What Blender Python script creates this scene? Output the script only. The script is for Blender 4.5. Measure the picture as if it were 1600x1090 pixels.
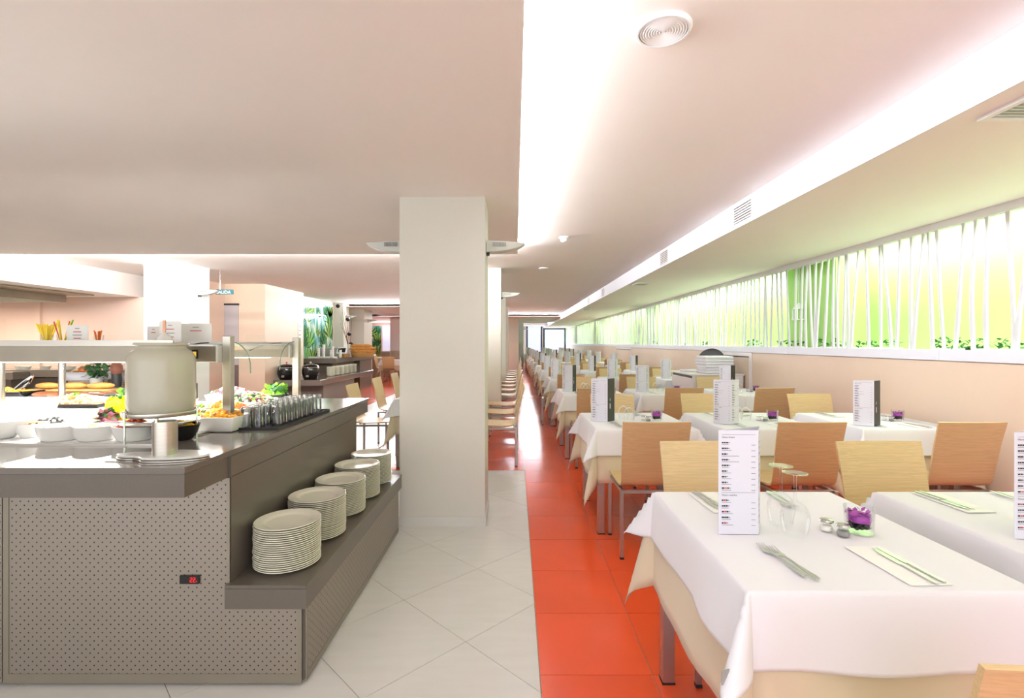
import bpy, bmesh, math, random
from mathutils import Vector, Matrix
for o in list(bpy.data.objects): bpy.data.objects.remove(o)
SC = bpy.context.scene
COL = SC.collection
R = math.radians
# ------------------------------------------------------------------ camera
cd = bpy.data.cameras.new('camera'); cam = bpy.data.objects.new('camera', cd); COL.objects.link(cam)
cam.location = (0, 0, 1.38); cam.rotation_euler = (R(90), 0, 0)
cd.sensor_width = 36; cd.lens = 36 * 768 / 1600
cd.shift_x = -5 / 1600; cd.shift_y = -10 / 1600
cd.clip_start = .05; cd.clip_end = 200
SC.camera = cam
# ------------------------------------------------------------------ world, exposure, light
SC.view_settings.view_transform = 'Standard'; SC.view_settings.look = 'None'
SC.view_settings.gamma = 1; SC.view_settings.use_curve_mapping = False
SC.view_settings.exposure = 0.10
w = bpy.data.worlds.new('world'); SC.world = w; w.use_nodes = True
w.node_tree.nodes['Background'].inputs[0].default_value = (1, .98, .96, 1)
w.node_tree.nodes['Background'].inputs[1].default_value = 1.15
def area(name, loc, rot, sx, sy, power, col=(1, 1, 1), spread=None):
    l = bpy.data.lights.new(name, 'AREA'); l.shape = 'RECTANGLE'; l.size = sx; l.size_y = sy
    l.energy = power; l.color = col
    if spread: l.spread = R(spread)
    o = bpy.data.objects.new(name, l); COL.objects.link(o)
    o.location = loc; o.rotation_euler = [R(a) for a in rot]
    return o
# unseen fill lamp added behind the viewpoint, then daylight from the far glazed wall
area('fill_back', (-1.2, -2.4, 1.5), (90, 0, 0), 9, 2.2, 95, (.90, .94, 1))
area('daylight_far', (2.0, 32.4, 1.4), (-90, 0, 0), 2.4, 2.0, 70, (.85, .92, 1))
area('daylight_left', (-7.0, 26.9, 1.6), (-90, 0, 0), 1.2, 1.4, 110, (.95, .97, 1))
# fluorescent strips hidden in the ceiling coves (each stands on top of a ceiling panel)
area('cove_light_aisle', (-.02, 2.2, 2.525), (0, -112, 0), .06, 7.4, 170, (.92, .95, 1))
area('cove_light_left', (-4.6, 6.04, 2.525), (108, 0, 0), 9.0, .06, 430, (1, .98, .98))
area('cove_light_cross', (-1.9, 20.35, 2.505), (-105, 0, 0), 7.4, .06, 300, (.97, .97, 1))
area('cove_light_end', (-1.9, 28.05, 2.505), (-105, 0, 0), 7.4, .06, 200, (.97, .97, 1))
area('cove_light_buffet', (-3.2, 14.85, 2.505), (-105, 0, 0), 4.0, .06, 260, (.97, .97, 1))
# strips behind the valance of the green recess
area('recess_light', (3.80, 16.3, 2.44), (0, -22, 0), .06, 31, 450, (.98, 1, .98))
# lamps under the buffet gantry
area('gantry_lamp_front', (-2.6, 2.43, 1.278), (0, 0, 0), 2.2, .05, 19, (1, .98, .96))
area('gantry_lamp_rear', (-2.6, 3.20, 1.278), (0, 0, 0), 2.2, .05, 26, (1, .98, .96))
# kitchen
area('kitchen_light', (-8.6, 7.3, 1.98), (0, 0, 0), 1.6, 1.0, 60, (1, .82, .66))
# ------------------------------------------------------------------ helpers
def tag(o, label=None, cat=None, group=None, kind=None):
    if label: o['label'] = label
    if cat: o['category'] = cat
    if group: o['group'] = group
    if kind: o['kind'] = kind
    return o
def empty(name, loc, label, cat, group=None, rz=0):
    o = bpy.data.objects.new(name, None); COL.objects.link(o); o.empty_display_size = .1
    o.location = loc; o.rotation_euler = (0, 0, rz)
    return tag(o, label, cat, group)
KIDS = {}
def link(o, parent=None):
    COL.objects.link(o)
    if parent: o.parent = parent; KIDS.setdefault(parent.name, []).append(o)
    return o
def copy_tree(o, parent=None):
    c = o.copy(); link(c, parent)
    for ch in KIDS.get(o.name, []): copy_tree(ch, c)
    return c
class MB:
    def __init__(s): s.v = []; s.f = []; s.m = []; s.k = 0
    def add(s, vs, fs):
        n = len(s.v); s.v += [tuple(p) for p in vs]
        for f in fs: s.f.append([n + i for i in f]); s.m.append(s.k)
        return s
    def box(s, x0, x1, y0, y1, z0, z1, M=None):
        vs = [(x, y, z) for z in (z0, z1) for y in (y0, y1) for x in (x0, x1)]
        if M: vs = [M @ Vector(p) for p in vs]
        return s.add(vs, [(0, 2, 3, 1), (4, 5, 7, 6), (0, 1, 5, 4), (2, 6, 7, 3), (0, 4, 6, 2), (1, 3, 7, 5)])
    def prism(s, pts, z0, z1, M=None):
        n = len(pts); vs = [(x, y, z0) for x, y in pts] + [(x, y, z1) for x, y in pts]
        if M: vs = [M @ Vector(p) for p in vs]
        return s.add(vs, [list(range(n))[::-1], list(range(n, 2 * n))] + [(i, (i + 1) % n, n + (i + 1) % n, n + i) for i in range(n)])
    def lathe(s, prof, n=20, c=(0, 0, 0), sx=1, sy=1, M=None, cap=True):
        vs = []
        for r, z in prof:
            for i in range(n):
                a = 2 * math.pi * i / n
                vs.append((c[0] + r * sx * math.cos(a), c[1] + r * sy * math.sin(a), c[2] + z))
        if M: vs = [M @ Vector(p) for p in vs]
        fs = []
        for j in range(len(prof) - 1):
            for i in range(n):
                k = (i + 1) % n
                fs.append((j * n + i, j * n + k, (j + 1) * n + k, (j + 1) * n + i))
        if cap:
            if prof[0][0] > 1e-5: fs.append(list(range(n))[::-1])
            if prof[-1][0] > 1e-5: fs.append([(len(prof) - 1) * n + i for i in range(n)])
        return s.add(vs, fs)
    def tube(s, pts, r, n=8, cap=True):
        pts = [Vector(p) for p in pts]; vs = []; up = Vector((0, 0, 1))
        for i, p in enumerate(pts):
            d = (pts[min(i + 1, len(pts) - 1)] - pts[max(i - 1, 0)]).normalized()
            a = d.cross(up) if abs(d.z) < .95 else d.cross(Vector((0, 1, 0)))
            a.normalize(); b = a.cross(d).normalized()
            rr = r[i] if isinstance(r, (list, tuple)) else r
            for k in range(n):
                t = 2 * math.pi * (k + .5) / n
                vs.append(p + a * (rr * math.cos(t)) + b * (rr * math.sin(t)))
        fs = []
        for j in range(len(pts) - 1):
            for i in range(n):
                k = (i + 1) % n
                fs.append((j * n + i, (j + 1) * n + i, (j + 1) * n + k, j * n + k))
        if cap: fs += [list(range(n)), [(len(pts) - 1) * n + i for i in range(n)][::-1]]
        return s.add(vs, fs)
    def grid(s, P, nu, nv, th=None):      # P(i,j)->point
        vs = [P(i, j) for j in range(nv) for i in range(nu)]
        return s.add(vs, [(j * nu + i, j * nu + i + 1, (j + 1) * nu + i + 1, (j + 1) * nu + i) for j in range(nv - 1) for i in range(nu - 1)])
    def mesh(s, name, mats, smooth=False, bevel=0, solid=0, segs=1, fix=True):
        me = bpy.data.meshes.new(name); me.from_pydata(s.v, [], s.f)
        if not isinstance(mats, (list, tuple)): mats = [mats]
        for m in mats: me.materials.append(m)
        if len(mats) > 1: me.polygons.foreach_set('material_index', s.m)
        if bevel or solid or fix:
            bm = bmesh.new(); bm.from_mesh(me)
            if solid:
                bmesh.ops.recalc_face_normals(bm, faces=bm.faces)
                bmesh.ops.solidify(bm, geom=bm.faces[:], thickness=solid)
            if bevel: bmesh.ops.bevel(bm, geom=bm.edges[:], offset=bevel, segments=segs, affect='EDGES', clamp_overlap=True, profile=.5)
            bmesh.ops.recalc_face_normals(bm, faces=bm.faces)
            bm.to_mesh(me); bm.free()
        if smooth: me.shade_smooth() if smooth is True else None
        me.update()
        return me
    def build(s, name, mats, parent=None, smooth=False, bevel=0, solid=0, segs=1, loc=None, rz=None, fix=True):
        me = s.mesh(name, mats, smooth is not False, bevel, solid, segs, fix)
        o = bpy.data.objects.new(name, me)
        if smooth not in (False, True):
            try: me.set_sharp_from_angle(angle=R(smooth))
            except Exception: pass
            me.shade_smooth()
            try: me.set_sharp_from_angle(angle=R(smooth))
            except Exception: pass
        if loc: o.location = loc
        if rz is not None: o.rotation_euler = (0, 0, rz)
        return link(o, parent)
def inst(me, name, parent=None, loc=(0, 0, 0), rz=0):
    o = bpy.data.objects.new(name, me); o.location = loc; o.rotation_euler = (0, 0, rz)
    return link(o, parent)
def struct(o): o['kind'] = 'structure'; return o
# ------------------------------------------------------------------ materials
def newmat(name):
    m = bpy.data.materials.new(name); m.use_nodes = True
    return m, m.node_tree, m.node_tree.nodes['Principled BSDF']
def N(nt, t, **kw):
    n = nt.nodes.new(t)
    for k, v in kw.items():
        if k.startswith('i_'): n.inputs[int(k[2:])].default_value = v
        else: setattr(n, k, v)
    return n
def lin(c):
    return tuple(((x / 255) / 12.92 if x / 255 < .04045 else ((x / 255 + .055) / 1.055) ** 2.4) for x in c) + (1,)
def pbr(name, col, rough=.5, metal=0, var=0, scale=20, bump=0, stretch=(1, 1, 1), rnd=0, spec=None, bscale=None, emit=0, sheen=0):
    m, nt, b = newmat(name); c = lin(col)
    b.inputs['Base Color'].default_value = c; b.inputs['Roughness'].default_value = rough; b.inputs['Metallic'].default_value = metal
    if spec is not None: b.inputs['Specular IOR Level'].default_value = spec
    if sheen: b.inputs['Sheen Weight'].default_value = sheen
    if emit:
        b.inputs['Emission Color'].default_value = c; b.inputs['Emission Strength'].default_value = emit
    if var or bump:
        tc = N(nt, 'ShaderNodeTexCoord'); mp = N(nt, 'ShaderNodeMapping'); mp.inputs['Scale'].default_value = stretch
        nt.links.new(tc.outputs['Object'], mp.inputs[0])
        no = N(nt, 'ShaderNodeTexNoise'); no.inputs['Scale'].default_value = scale; no.inputs['Detail'].default_value = 5
        nt.links.new(mp.outputs[0], no.inputs[0])
        if var:
            mr = N(nt, 'ShaderNodeMapRange'); mr.inputs[1].default_value = .3; mr.inputs[2].default_value = .7
            mr.inputs[3].default_value = 1 - var; mr.inputs[4].default_value = 1 + var
            nt.links.new(no.outputs[0], mr.inputs[0]); last = mr.outputs[0]
            if rnd:
                oi = N(nt, 'ShaderNodeObjectInfo'); m2 = N(nt, 'ShaderNodeMapRange'); m2.inputs[3].default_value = 1 - rnd; m2.inputs[4].default_value = 1 + rnd
                nt.links.new(oi.outputs['Random'], m2.inputs[0]); mu = N(nt, 'ShaderNodeMath', operation='MULTIPLY')
                nt.links.new(last, mu.inputs[0]); nt.links.new(m2.outputs[0], mu.inputs[1]); last = mu.outputs[0]
            vm = N(nt, 'ShaderNodeVectorMath', operation='SCALE'); vm.inputs[0].default_value = c[:3]
            nt.links.new(last, vm.inputs['Scale']); nt.links.new(vm.outputs[0], b.inputs['Base Color'])
        if bump:
            if bscale:
                n2 = N(nt, 'ShaderNodeTexNoise'); n2.inputs['Scale'].default_value = bscale; nt.links.new(mp.outputs[0], n2.inputs[0]); src = n2
            else: src = no
            bu = N(nt, 'ShaderNodeBump'); bu.inputs['Strength'].default_value = bump; bu.inputs['Distance'].default_value = .002
            nt.links.new(src.outputs[0], bu.inputs['Height']); nt.links.new(bu.outputs[0], b.inputs['Normal'])
    return m
M = {}
M['ceil'] = pbr('ceiling_paint', (240, 233, 228), .85, var=.015, scale=1.2)
M['pillar'] = pbr('pillar_paint', (212, 209, 200), .75, bump=.15, scale=60, var=.01)
M['white'] = pbr('white_paint', (240, 240, 240), .6)
M['bluewhite'] = pbr('bluish_white_paint', (225, 226, 236), .5)
M['beigewall'] = pbr('beige_wall', (222, 200, 178), .55, var=.02, scale=2)
M['pinkwall'] = pbr('pink_wall', (232, 205, 190), .7)
M['green'] = pbr('green_wall', (166, 211, 118), .6, var=.03, scale=3)
M['orange'] = pbr('orange_tile', (220, 82, 44), .2, var=.05, scale=3, rnd=.04)
M['cream'] = pbr('cream_tile', (212, 210, 204), .3, var=.03, scale=4, stretch=(1, 5, 1), rnd=.02)
M['grout'] = pbr('grout', (150, 135, 115), .9, var=.1, scale=40)
M['quartz'] = pbr('grey_quartz', (108, 101, 94), .13, var=.08, scale=260)
M['fascia'] = pbr('grey_fascia', (98, 90, 81), .3, var=.06, scale=260)
M['steel'] = pbr('brushed_steel', (196, 190, 180), .3, 1, var=.05, scale=6, stretch=(1, 1, 40))
M['steeld'] = pbr('steel_box', (150, 142, 128), .38, .7, var=.04, scale=6)
M['chrome'] = pbr('chrome', (215, 215, 215), .12, 1)
M['cutlery'] = pbr('cutlery_steel', (205, 205, 205), .28, .85)
M['legsteel'] = pbr('satin_leg_steel', (178, 172, 168), .3, .9)
M['black'] = pbr('black_gloss', (18, 18, 18), .15)
M['blackm'] = pbr('black_matt', (26, 26, 26), .5)
M['linen'] = pbr('white_linen', (230, 229, 235), .85, bump=.8, scale=5, bscale=6, sheen=.2)
M['beigelinen'] = pbr('beige_linen', (214, 200, 174), .85, bump=.3, scale=8, sheen=.2)
M['napkin'] = pbr('white_napkin', (240, 240, 236), .9, bump=.3, scale=20)
M['paper'] = pbr('menu_card', (216, 215, 226), .4)
M['ink'] = pbr('black_print', (34, 34, 34), .5)
M['greyink'] = pbr('grey_print', (140, 140, 146), .5)
M['redink'] = pbr('red_print', (200, 50, 60), .5)
M['orink'] = pbr('orange_print', (220, 110, 60), .5)
M['menublack'] = pbr('menu_black', (52, 54, 46), .35)
M['china'] = pbr('cream_china', (222, 218, 200), .18)
M['chinaw'] = pbr('white_china', (226, 224, 218), .16)
M['jar'] = pbr('stoneware_jar', (184, 180, 162), .22, var=.03, scale=5)
M['bread'] = pbr('bread_crust', (190, 130, 62), .7, var=.25, scale=25)
M['wicker'] = pbr('wicker', (176, 134, 76), .7, var=.3, scale=60)
M['board'] = pbr('wood_board', (170, 125, 70), .6, var=.15, scale=10)
M['purple'] = pbr('purple_moss', (160, 70, 160), .7, var=.3, scale=40)
M['pebble'] = pbr('black_pebble', (45, 45, 45), .4)
M['leaf'] = pbr('leaf_green', (52, 110, 48), .5, var=.3, scale=20)
M['lettuce'] = pbr('lettuce', (130, 190, 50), .5, var=.2, scale=20)
M['yellow'] = pbr('yellow_pepper', (250, 214, 10), .25)
M['redv'] = pbr('red_vegetable', (205, 50, 40), .35)
M['orangev'] = pbr('orange_carrot', (238, 128, 48), .5)
M['pinkf'] = pbr('pink_salad', (240, 180, 150), .6)
M['creamf'] = pbr('cream_food', (245, 228, 180), .6)
M['whitef'] = pbr('white_food', (248, 244, 236), .6)
M['purplev'] = pbr('red_onion', (128, 70, 88), .5)
M['brownf'] = pbr('brown_food', (110, 60, 30), .6)
M['golden'] = pbr('golden_fries', (225, 160, 30), .5, var=.15, scale=30)
M['straw'] = pbr('yellow_straw', (255, 224, 66), .4)
M['amphora'] = pbr('amphora', (150, 88, 66), .6)
M['grey'] = pbr('mid_grey_plastic', (150, 150, 146), .5)
M['lamp'] = pbr('lamp_plastic', (196, 198, 190), .45)
M['cabinet'] = pbr('white_laminate', (236, 228, 226), .35)
M['door'] = pbr('grey_door', (186, 180, 184), .5)
M['teal'] = pbr('teal_sign', (30, 90, 96), .5)
M['frame'] = pbr('dark_blue_frame', (40, 62, 84), .4)
M['led'] = pbr('red_led', (255, 20, 30), .5, emit=1.1)
M['tubelight'] = pbr('tube_light', (255, 250, 240), .5, emit=6)
M['switch'] = pbr('lit_switch', (235, 190, 70), .5, emit=.6)
M['woodcab'] = pbr('pale_wood_cabinet', (190, 158, 132), .5, var=.05, scale=6)
M['fab'] = pbr('grey_beige_chair_cover', (170, 158, 140), .8, var=.08, scale=12)
# ply: fine horizontal grain
def ply(name, col):
    m, nt, b = newmat(name); c = lin(col)
    tc = N(nt, 'ShaderNodeTexCoord'); mp = N(nt, 'ShaderNodeMapping'); mp.inputs['Scale'].default_value = (1.6, 110, 110)
    nt.links.new(tc.outputs['Object'], mp.inputs[0])
    no = N(nt, 'ShaderNodeTexNoise'); no.inputs['Scale'].default_value = 2.2; no.inputs['Detail'].default_value = 6; no.inputs['Roughness'].default_value = .6
    nt.links.new(mp.outputs[0], no.inputs[0])
    cr = N(nt, 'ShaderNodeValToRGB'); cr.color_ramp.elements[0].position = .35; cr.color_ramp.elements[1].position = .62
    cr.color_ramp.elements[0].color = tuple(x * .86 for x in c[:3]) + (1,); cr.color_ramp.elements[1].color = tuple(min(1, x * 1.05) for x in c[:3]) + (1,)
    nt.links.new(no.outputs[0], cr.inputs[0]); nt.links.new(cr.outputs[0], b.inputs['Base Color'])
    b.inputs['Roughness'].default_value = .38
    return m
M['ply'] = ply('oak_plywood', (212, 184, 136))
M['plyshade'] = ply('oak_plywood_shaded', (200, 168, 126))  # same oak as the seat, with the back's shade put into its colour
# thin clear glass / acrylic: no ray tricks, plain mix of transparency and gloss
def clear(name, tint=(.97, .98, .98), refl=.9, edge=.35):
    m, nt, b = newmat(name); nt.nodes.remove(b)
    out = nt.nodes['Material Output']
    tr = N(nt, 'ShaderNodeBsdfTransparent'); tr.inputs[0].default_value = tint + (1,)
    gl = N(nt, 'ShaderNodeBsdfGlossy'); gl.inputs['Roughness'].default_value = .12; gl.inputs[0].default_value = (1, 1, 1, 1)
    lw = N(nt, 'ShaderNodeLayerWeight'); lw.inputs[0].default_value = edge
    mu = N(nt, 'ShaderNodeMath', operation='MULTIPLY'); mu.inputs[1].default_value = refl
    nt.links.new(lw.outputs['Fresnel'], mu.inputs[0])
    mx = N(nt, 'ShaderNodeMixShader'); nt.links.new(mu.outputs[0], mx.inputs[0]); nt.links.new(tr.outputs[0], mx.inputs[1]); nt.links.new(gl.outputs[0], mx.inputs[2])
    nt.links.new(mx.outputs[0], out.inputs[0])
    return m
M['glass'] = clear('clear_glass', (.975, .98, .98), .55, .22)
M['slat'] = pbr('slat_white', (212, 210, 216), .6)
M['lg1'] = pbr('leaf_print_dark', (24, 70, 44), .1)
M['lg2'] = pbr('leaf_print_mid', (52, 128, 74), .1)
M['lg3'] = pbr('leaf_print_light', (150, 190, 90), .1)
M['edge'] = pbr('acrylic_edge', (120, 150, 130), .2)
M['tglass'] = clear('tumbler_glass', (.97, .98, .98), .95, .36)
M['acrylic'] = clear('clear_acrylic', (.98, .99, .985), .35, .15)
# perforated steel: staggered round holes
def perf(name, a0, a1):
    m, nt, b = newmat(name)
    tc = N(nt, 'ShaderNodeTexCoord'); sp = N(nt, 'ShaderNodeSeparateXYZ'); nt.links.new(tc.outputs['Object'], sp.inputs[0])
    def dots(off):
        cb = N(nt, 'ShaderNodeCombineXYZ')
        for k, ax in enumerate((a0, a1)):
            ad = N(nt, 'ShaderNodeMath', operation='MULTIPLY_ADD'); ad.inputs[1].default_value = 1 / .033; ad.inputs[2].default_value = off
            nt.links.new(sp.outputs[ax], ad.inputs[0])
            fr = N(nt, 'ShaderNodeMath', operation='FRACT'); nt.links.new(ad.outputs[0], fr.inputs[0])
            sb = N(nt, 'ShaderNodeMath', operation='SUBTRACT'); sb.inputs[1].default_value = .5; nt.links.new(fr.outputs[0], sb.inputs[0])
            nt.links.new(sb.outputs[0], cb.inputs[k])
        ln = N(nt, 'ShaderNodeVectorMath', operation='LENGTH'); nt.links.new(cb.outputs[0], ln.inputs[0])
        return ln.outputs['Value']
    mn = N(nt, 'ShaderNodeMath', operation='MINIMUM'); nt.links.new(dots(0), mn.inputs[0]); nt.links.new(dots(.5), mn.inputs[1])
    lt = N(nt, 'ShaderNodeMath', operation='LESS_THAN'); lt.inputs[1].default_value = .095; nt.links.new(mn.outputs[0], lt.inputs[0])
    mx = N(nt, 'ShaderNodeMixRGB'); mx.inputs[1].default_value = lin((156, 146, 136)); mx.inputs[2].default_value = (.01, .01, .01, 1)
    nt.links.new(lt.outputs[0], mx.inputs[0]); nt.links.new(mx.outputs[0], b.inputs['Base Color'])
    iv = N(nt, 'ShaderNodeMath', operation='MULTIPLY_ADD'); iv.inputs[1].default_value = -.75; iv.inputs[2].default_value = .75; nt.links.new(lt.outputs[0], iv.inputs[0])
    nt.links.new(iv.outputs[0], b.inputs['Metallic']); b.inputs['Roughness'].default_value = .38
    return m
M['perf_xz'] = perf('perforated_steel_front', 'X', 'Z'); M['perf_yz'] = perf('perforated_steel_side', 'Y', 'Z')
# botanical mural print
def muralmat():
    m, nt, b = newmat('leaf_mural_print')
    tc = N(nt, 'ShaderNodeTexCoord'); mp = N(nt, 'ShaderNodeMapping'); mp.inputs['Scale'].default_value = (1, 1.6, .45); mp.inputs['Rotation'].default_value = (.5, 0, 0)
    nt.links.new(tc.outputs['Object'], mp.inputs[0])
    vo = N(nt, 'ShaderNodeTexVoronoi'); vo.inputs['Scale'].default_value = 5; nt.links.new(mp.outputs[0], vo.inputs[0])
    no = N(nt, 'ShaderNodeTexNoise'); no.inputs['Scale'].default_value = 2.6; no.inputs['Detail'].default_value = 5; no.inputs['Distortion'].default_value = 1.5; nt.links.new(mp.outputs[0], no.inputs[0])
    mu = N(nt, 'ShaderNodeMixRGB'); mu.inputs[0].default_value = .55; nt.links.new(vo.outputs['Distance'], mu.inputs[1]); nt.links.new(no.outputs[0], mu.inputs[2])
    cr = N(nt, 'ShaderNodeValToRGB'); nt.links.new(mu.outputs[0], cr.inputs[0]); e = cr.color_ramp.elements
    e[0].position = .25; e[0].color = lin((40, 110, 90)); e[1].position = .7; e[1].color = lin((222, 232, 224))
    for p, c in ((.38, (70, 150, 130)), (.48, (110, 170, 180)), (.58, (190, 215, 190))):
        x = e.new(p); x.color = lin(c)
    nt.links.new(cr.outputs[0], b.inputs['Base Color']); b.inputs['Roughness'].default_value = .08
    return m
M['mural'] = muralmat()
def skyglass():
    m, nt, b = newmat('frosted_window_glass'); c = lin((205, 225, 250))
    b.inputs['Base Color'].default_value = c; b.inputs['Emission Color'].default_value = c; b.inputs['Emission Strength'].default_value = .5; b.inputs['Roughness'].default_value = .3
    return m
M['skyglass'] = skyglass()
ORD2 = ['', 'second', 'third', 'fourth', 'fifth', 'sixth']
ROWW = ['', 'second', 'third', 'fourth', 'fifth', 'sixth', 'seventh', 'eighth', 'ninth', 'tenth', 'eleventh', 'twelfth', 'thirteenth']
# ------------------------------------------------------------------ setting
rnd = random.Random(7)
D0, D1 = -1.5, 32.6
fl = struct(MB().box(-10.6, 4.2, D0, D1, -.06, -.003).build('floor', M['grout']))
def clip(poly, x0, x1, y0, y1):
    for ax, lim, sg in ((0, x0, 1), (0, x1, -1), (1, y0, 1), (1, y1, -1)):
        out = []
        for i in range(len(poly)):
            a, b = poly[i - 1], poly[i]
            ia, ib = sg * (a[ax] - lim) >= 0, sg * (b[ax] - lim) >= 0
            if ia != ib:
                t = (lim - a[ax]) / (b[ax] - a[ax]); out.append((a[0] + t * (b[0] - a[0]), a[1] + t * (b[1] - a[1])))
            if ib: out.append(b)
        poly = out
        if len(poly) < 3: return []
    return poly
T = -.0029
# orange square tiles
step = .4675; gx = .0016
sq = MB().box(gx, step - gx, gx, step - gx, T, .0).mesh('floor_tile', M['orange'])
far_or = MB()
nx = [.103 + step * i for i in range(-4, 7)]
j = 0
y = 1.107 - 5 * step
while y < D1:
    for i, x in enumerate(nx):
        if x < .09 and y < 5.25: continue
        if x < -1.78: continue
        x1 = min(x + step, 3.34)
        if y > .6 and y < 9.5 and x1 - x > .4 and abs(x) < .9 * (y + .5) + .2:
            inst(sq, 'floor_tile', fl, (x, y, 0))
        else: far_or.box(x + gx, x1 - gx, y + gx, min(y + step, D1) - gx, T, 0)
    y += step
for y in [9.0 + step * k for k in range(50)]:
    for k in range(16):
        x = -3.26 - step * (k + 1); far_or.box(x + gx, x + step - gx, y + gx, y + step - gx, T, 0)
tag(far_or.build('floor_tiles', M['orange'], fl, fix=False), kind='stuff')
# cream diagonal tiles
far_cr = MB(); st = .735
regs = [(-10.5, .101, -1.5, 5.31), (-3.25, -1.79, 5.31, 9.5), (-3.25, -1.79, 9.5, 32), (-10.5, -3.25, 5.31, 9.0), (-1.79, .101, 4.9, 4.91)]
hz = st / 2
for k in range(-20, 60):
    for l in range(-20, 40):
        # c+ = X+D , c- = D-X
        cp, cm = 2.04 + st * k, 2.496 + st * l
        cx, cy = (cp + st / 2 - cm - st / 2) / 2, (cp + cm + st) / 2
        if not (-11.2 < cx < .6 and -2 < cy < 32.5): continue
        h = st / 2 - .0018
        dia = [(cx + h, cy), (cx, cy + h), (cx - h, cy), (cx, cy - h)]
        for x0, x1, y0, y1 in regs:
            p = clip(dia, x0 + .001, x1 - .001, y0, y1)
            if len(p) < 3: continue
            if cy > .9 and cy < 5.3 and cx > -1.3: MB().prism(p, T, 0).build('floor_tile', M['cream'], fl)
            else: far_cr.prism(p, T, 0)
tag(far_cr.build('floor_tiles', M['cream'], fl, fix=False), kind='stuff')
# white cross strip on the far floor
# ceilings
struct(MB().box(-10.6, 1.88, D0, D1, 2.56, 2.62).build('ceiling', M['ceil']))
struct(MB().box(-10.6, .03, D0, 6.1, 2.475, 2.487).build('ceiling', M['ceil']))
struct(MB().box(-10.6, 1.86, 20.3, 26.6, 2.46, 2.472).build('ceiling', M['ceil']))
struct(MB().box(-10.6, 1.86, 28.0, D1, 2.46, 2.472).build('ceiling', M['ceil']))
struct(MB().box(-5.3, -.95, 14.8, 19.6, 2.46, 2.472).build('ceiling', M['ceil']))
sof = struct(MB().box(1.88, 3.42, D0, D1, 2.345, 2.62).build('ceiling', M['ceil']))
struct(MB().box(1.872, 1.88, D0, D1, 2.345, 2.559).build('trim_1', M['bluewhite']))
struct(MB().box(3.42, 4.2, D0, D1, 2.5, 2.56).build('ceiling', M['white']))
bulk = struct(MB().box(-10.6, -6.6, 6.1, 8.75, 2.18, 2.559).build('ceiling', M['ceil']))
# pillars
def pillar(x0, x1, y0, y1, m='pillar', base=True, top=2.56):
    o = struct(MB().box(x0, x1, y0, y1, 0, top).build('pillar', M[m]))
    if base:
        struct(MB().box(x0 - .008, x1 + .008, y0 - .008, y1 + .008, 0, .075).build('skirting', M['cream'], o))
    return o
for y in (3.70, 7.80, 11.9, 16.0): pillar(-.87, -.228, y, y + .43)
pillar(-5.57, -4.89, 7.37, 7.86, 'white')
pillar(-5.4, -5.10, 14.6, 15.1); pillar(-5.4, -4.92, 16, 16.9); pillar(-5.6, -5.0, 22, 22.5, 'white')
struct(MB().box(-.95, .15, 21.6, D1, 0, 2.47).build('wall_left', M['pillar']))
struct(MB().box(.15, .45, 26.9, D1, 0, 2.47).build('wall_left', M['bluewhite']))
# left walls
struct(MB().box(-10.6, -5.85, 8.65, 8.75, 0, 2.18).build('wall_kitchen', M['pinkwall']))
struct(MB().box(-8.42, -8.32, 8.60, 8.65, 0, 2.18).build('trim_2', M['pinkwall']))
struct(MB().box(-5.95, -5.85, 8.75, 9.9, 0, 2.56).build('wall_kitchen', M['pinkwall']))
struct(MB().box(-6.6, -5.04, 9.9, 10.0, 0, 2.56).build('wall_front', M['beigewall']))
struct(MB().box(-5.14, -5.04, 10.0, 11.7, 0, 2.56).build('wall_left', M['beigewall']))
struct(MB().box(-5.5, -5.4, 11.6, 17, 0, 2.56).build('wall_left', M['beigewall']))
struct(MB().box(-10.6, -.95, 27, 27.1, 0, 2.47).build('wall_back', M['pinkwall']))
struct(MB().box(-10.7, -10.6, D0, 27, 0, 2.6).build('wall_left', M['pinkwall']))
dr = struct(MB().box(-6.17, -5.57, 9.88, 9.899, .93, 2.13).build('door_1', M['door']))
struct(MB().box(-6.17, -5.57, 9.875, 9.899, 0, .93).build('kick_panel', pbr('dark_kick_panel', (112, 92, 94), .5), dr))
struct(MB().box(-6.18, -5.56, 9.87, 9.899, 2.13, 2.165).build('lintel', M['blackm'], dr))
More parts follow.
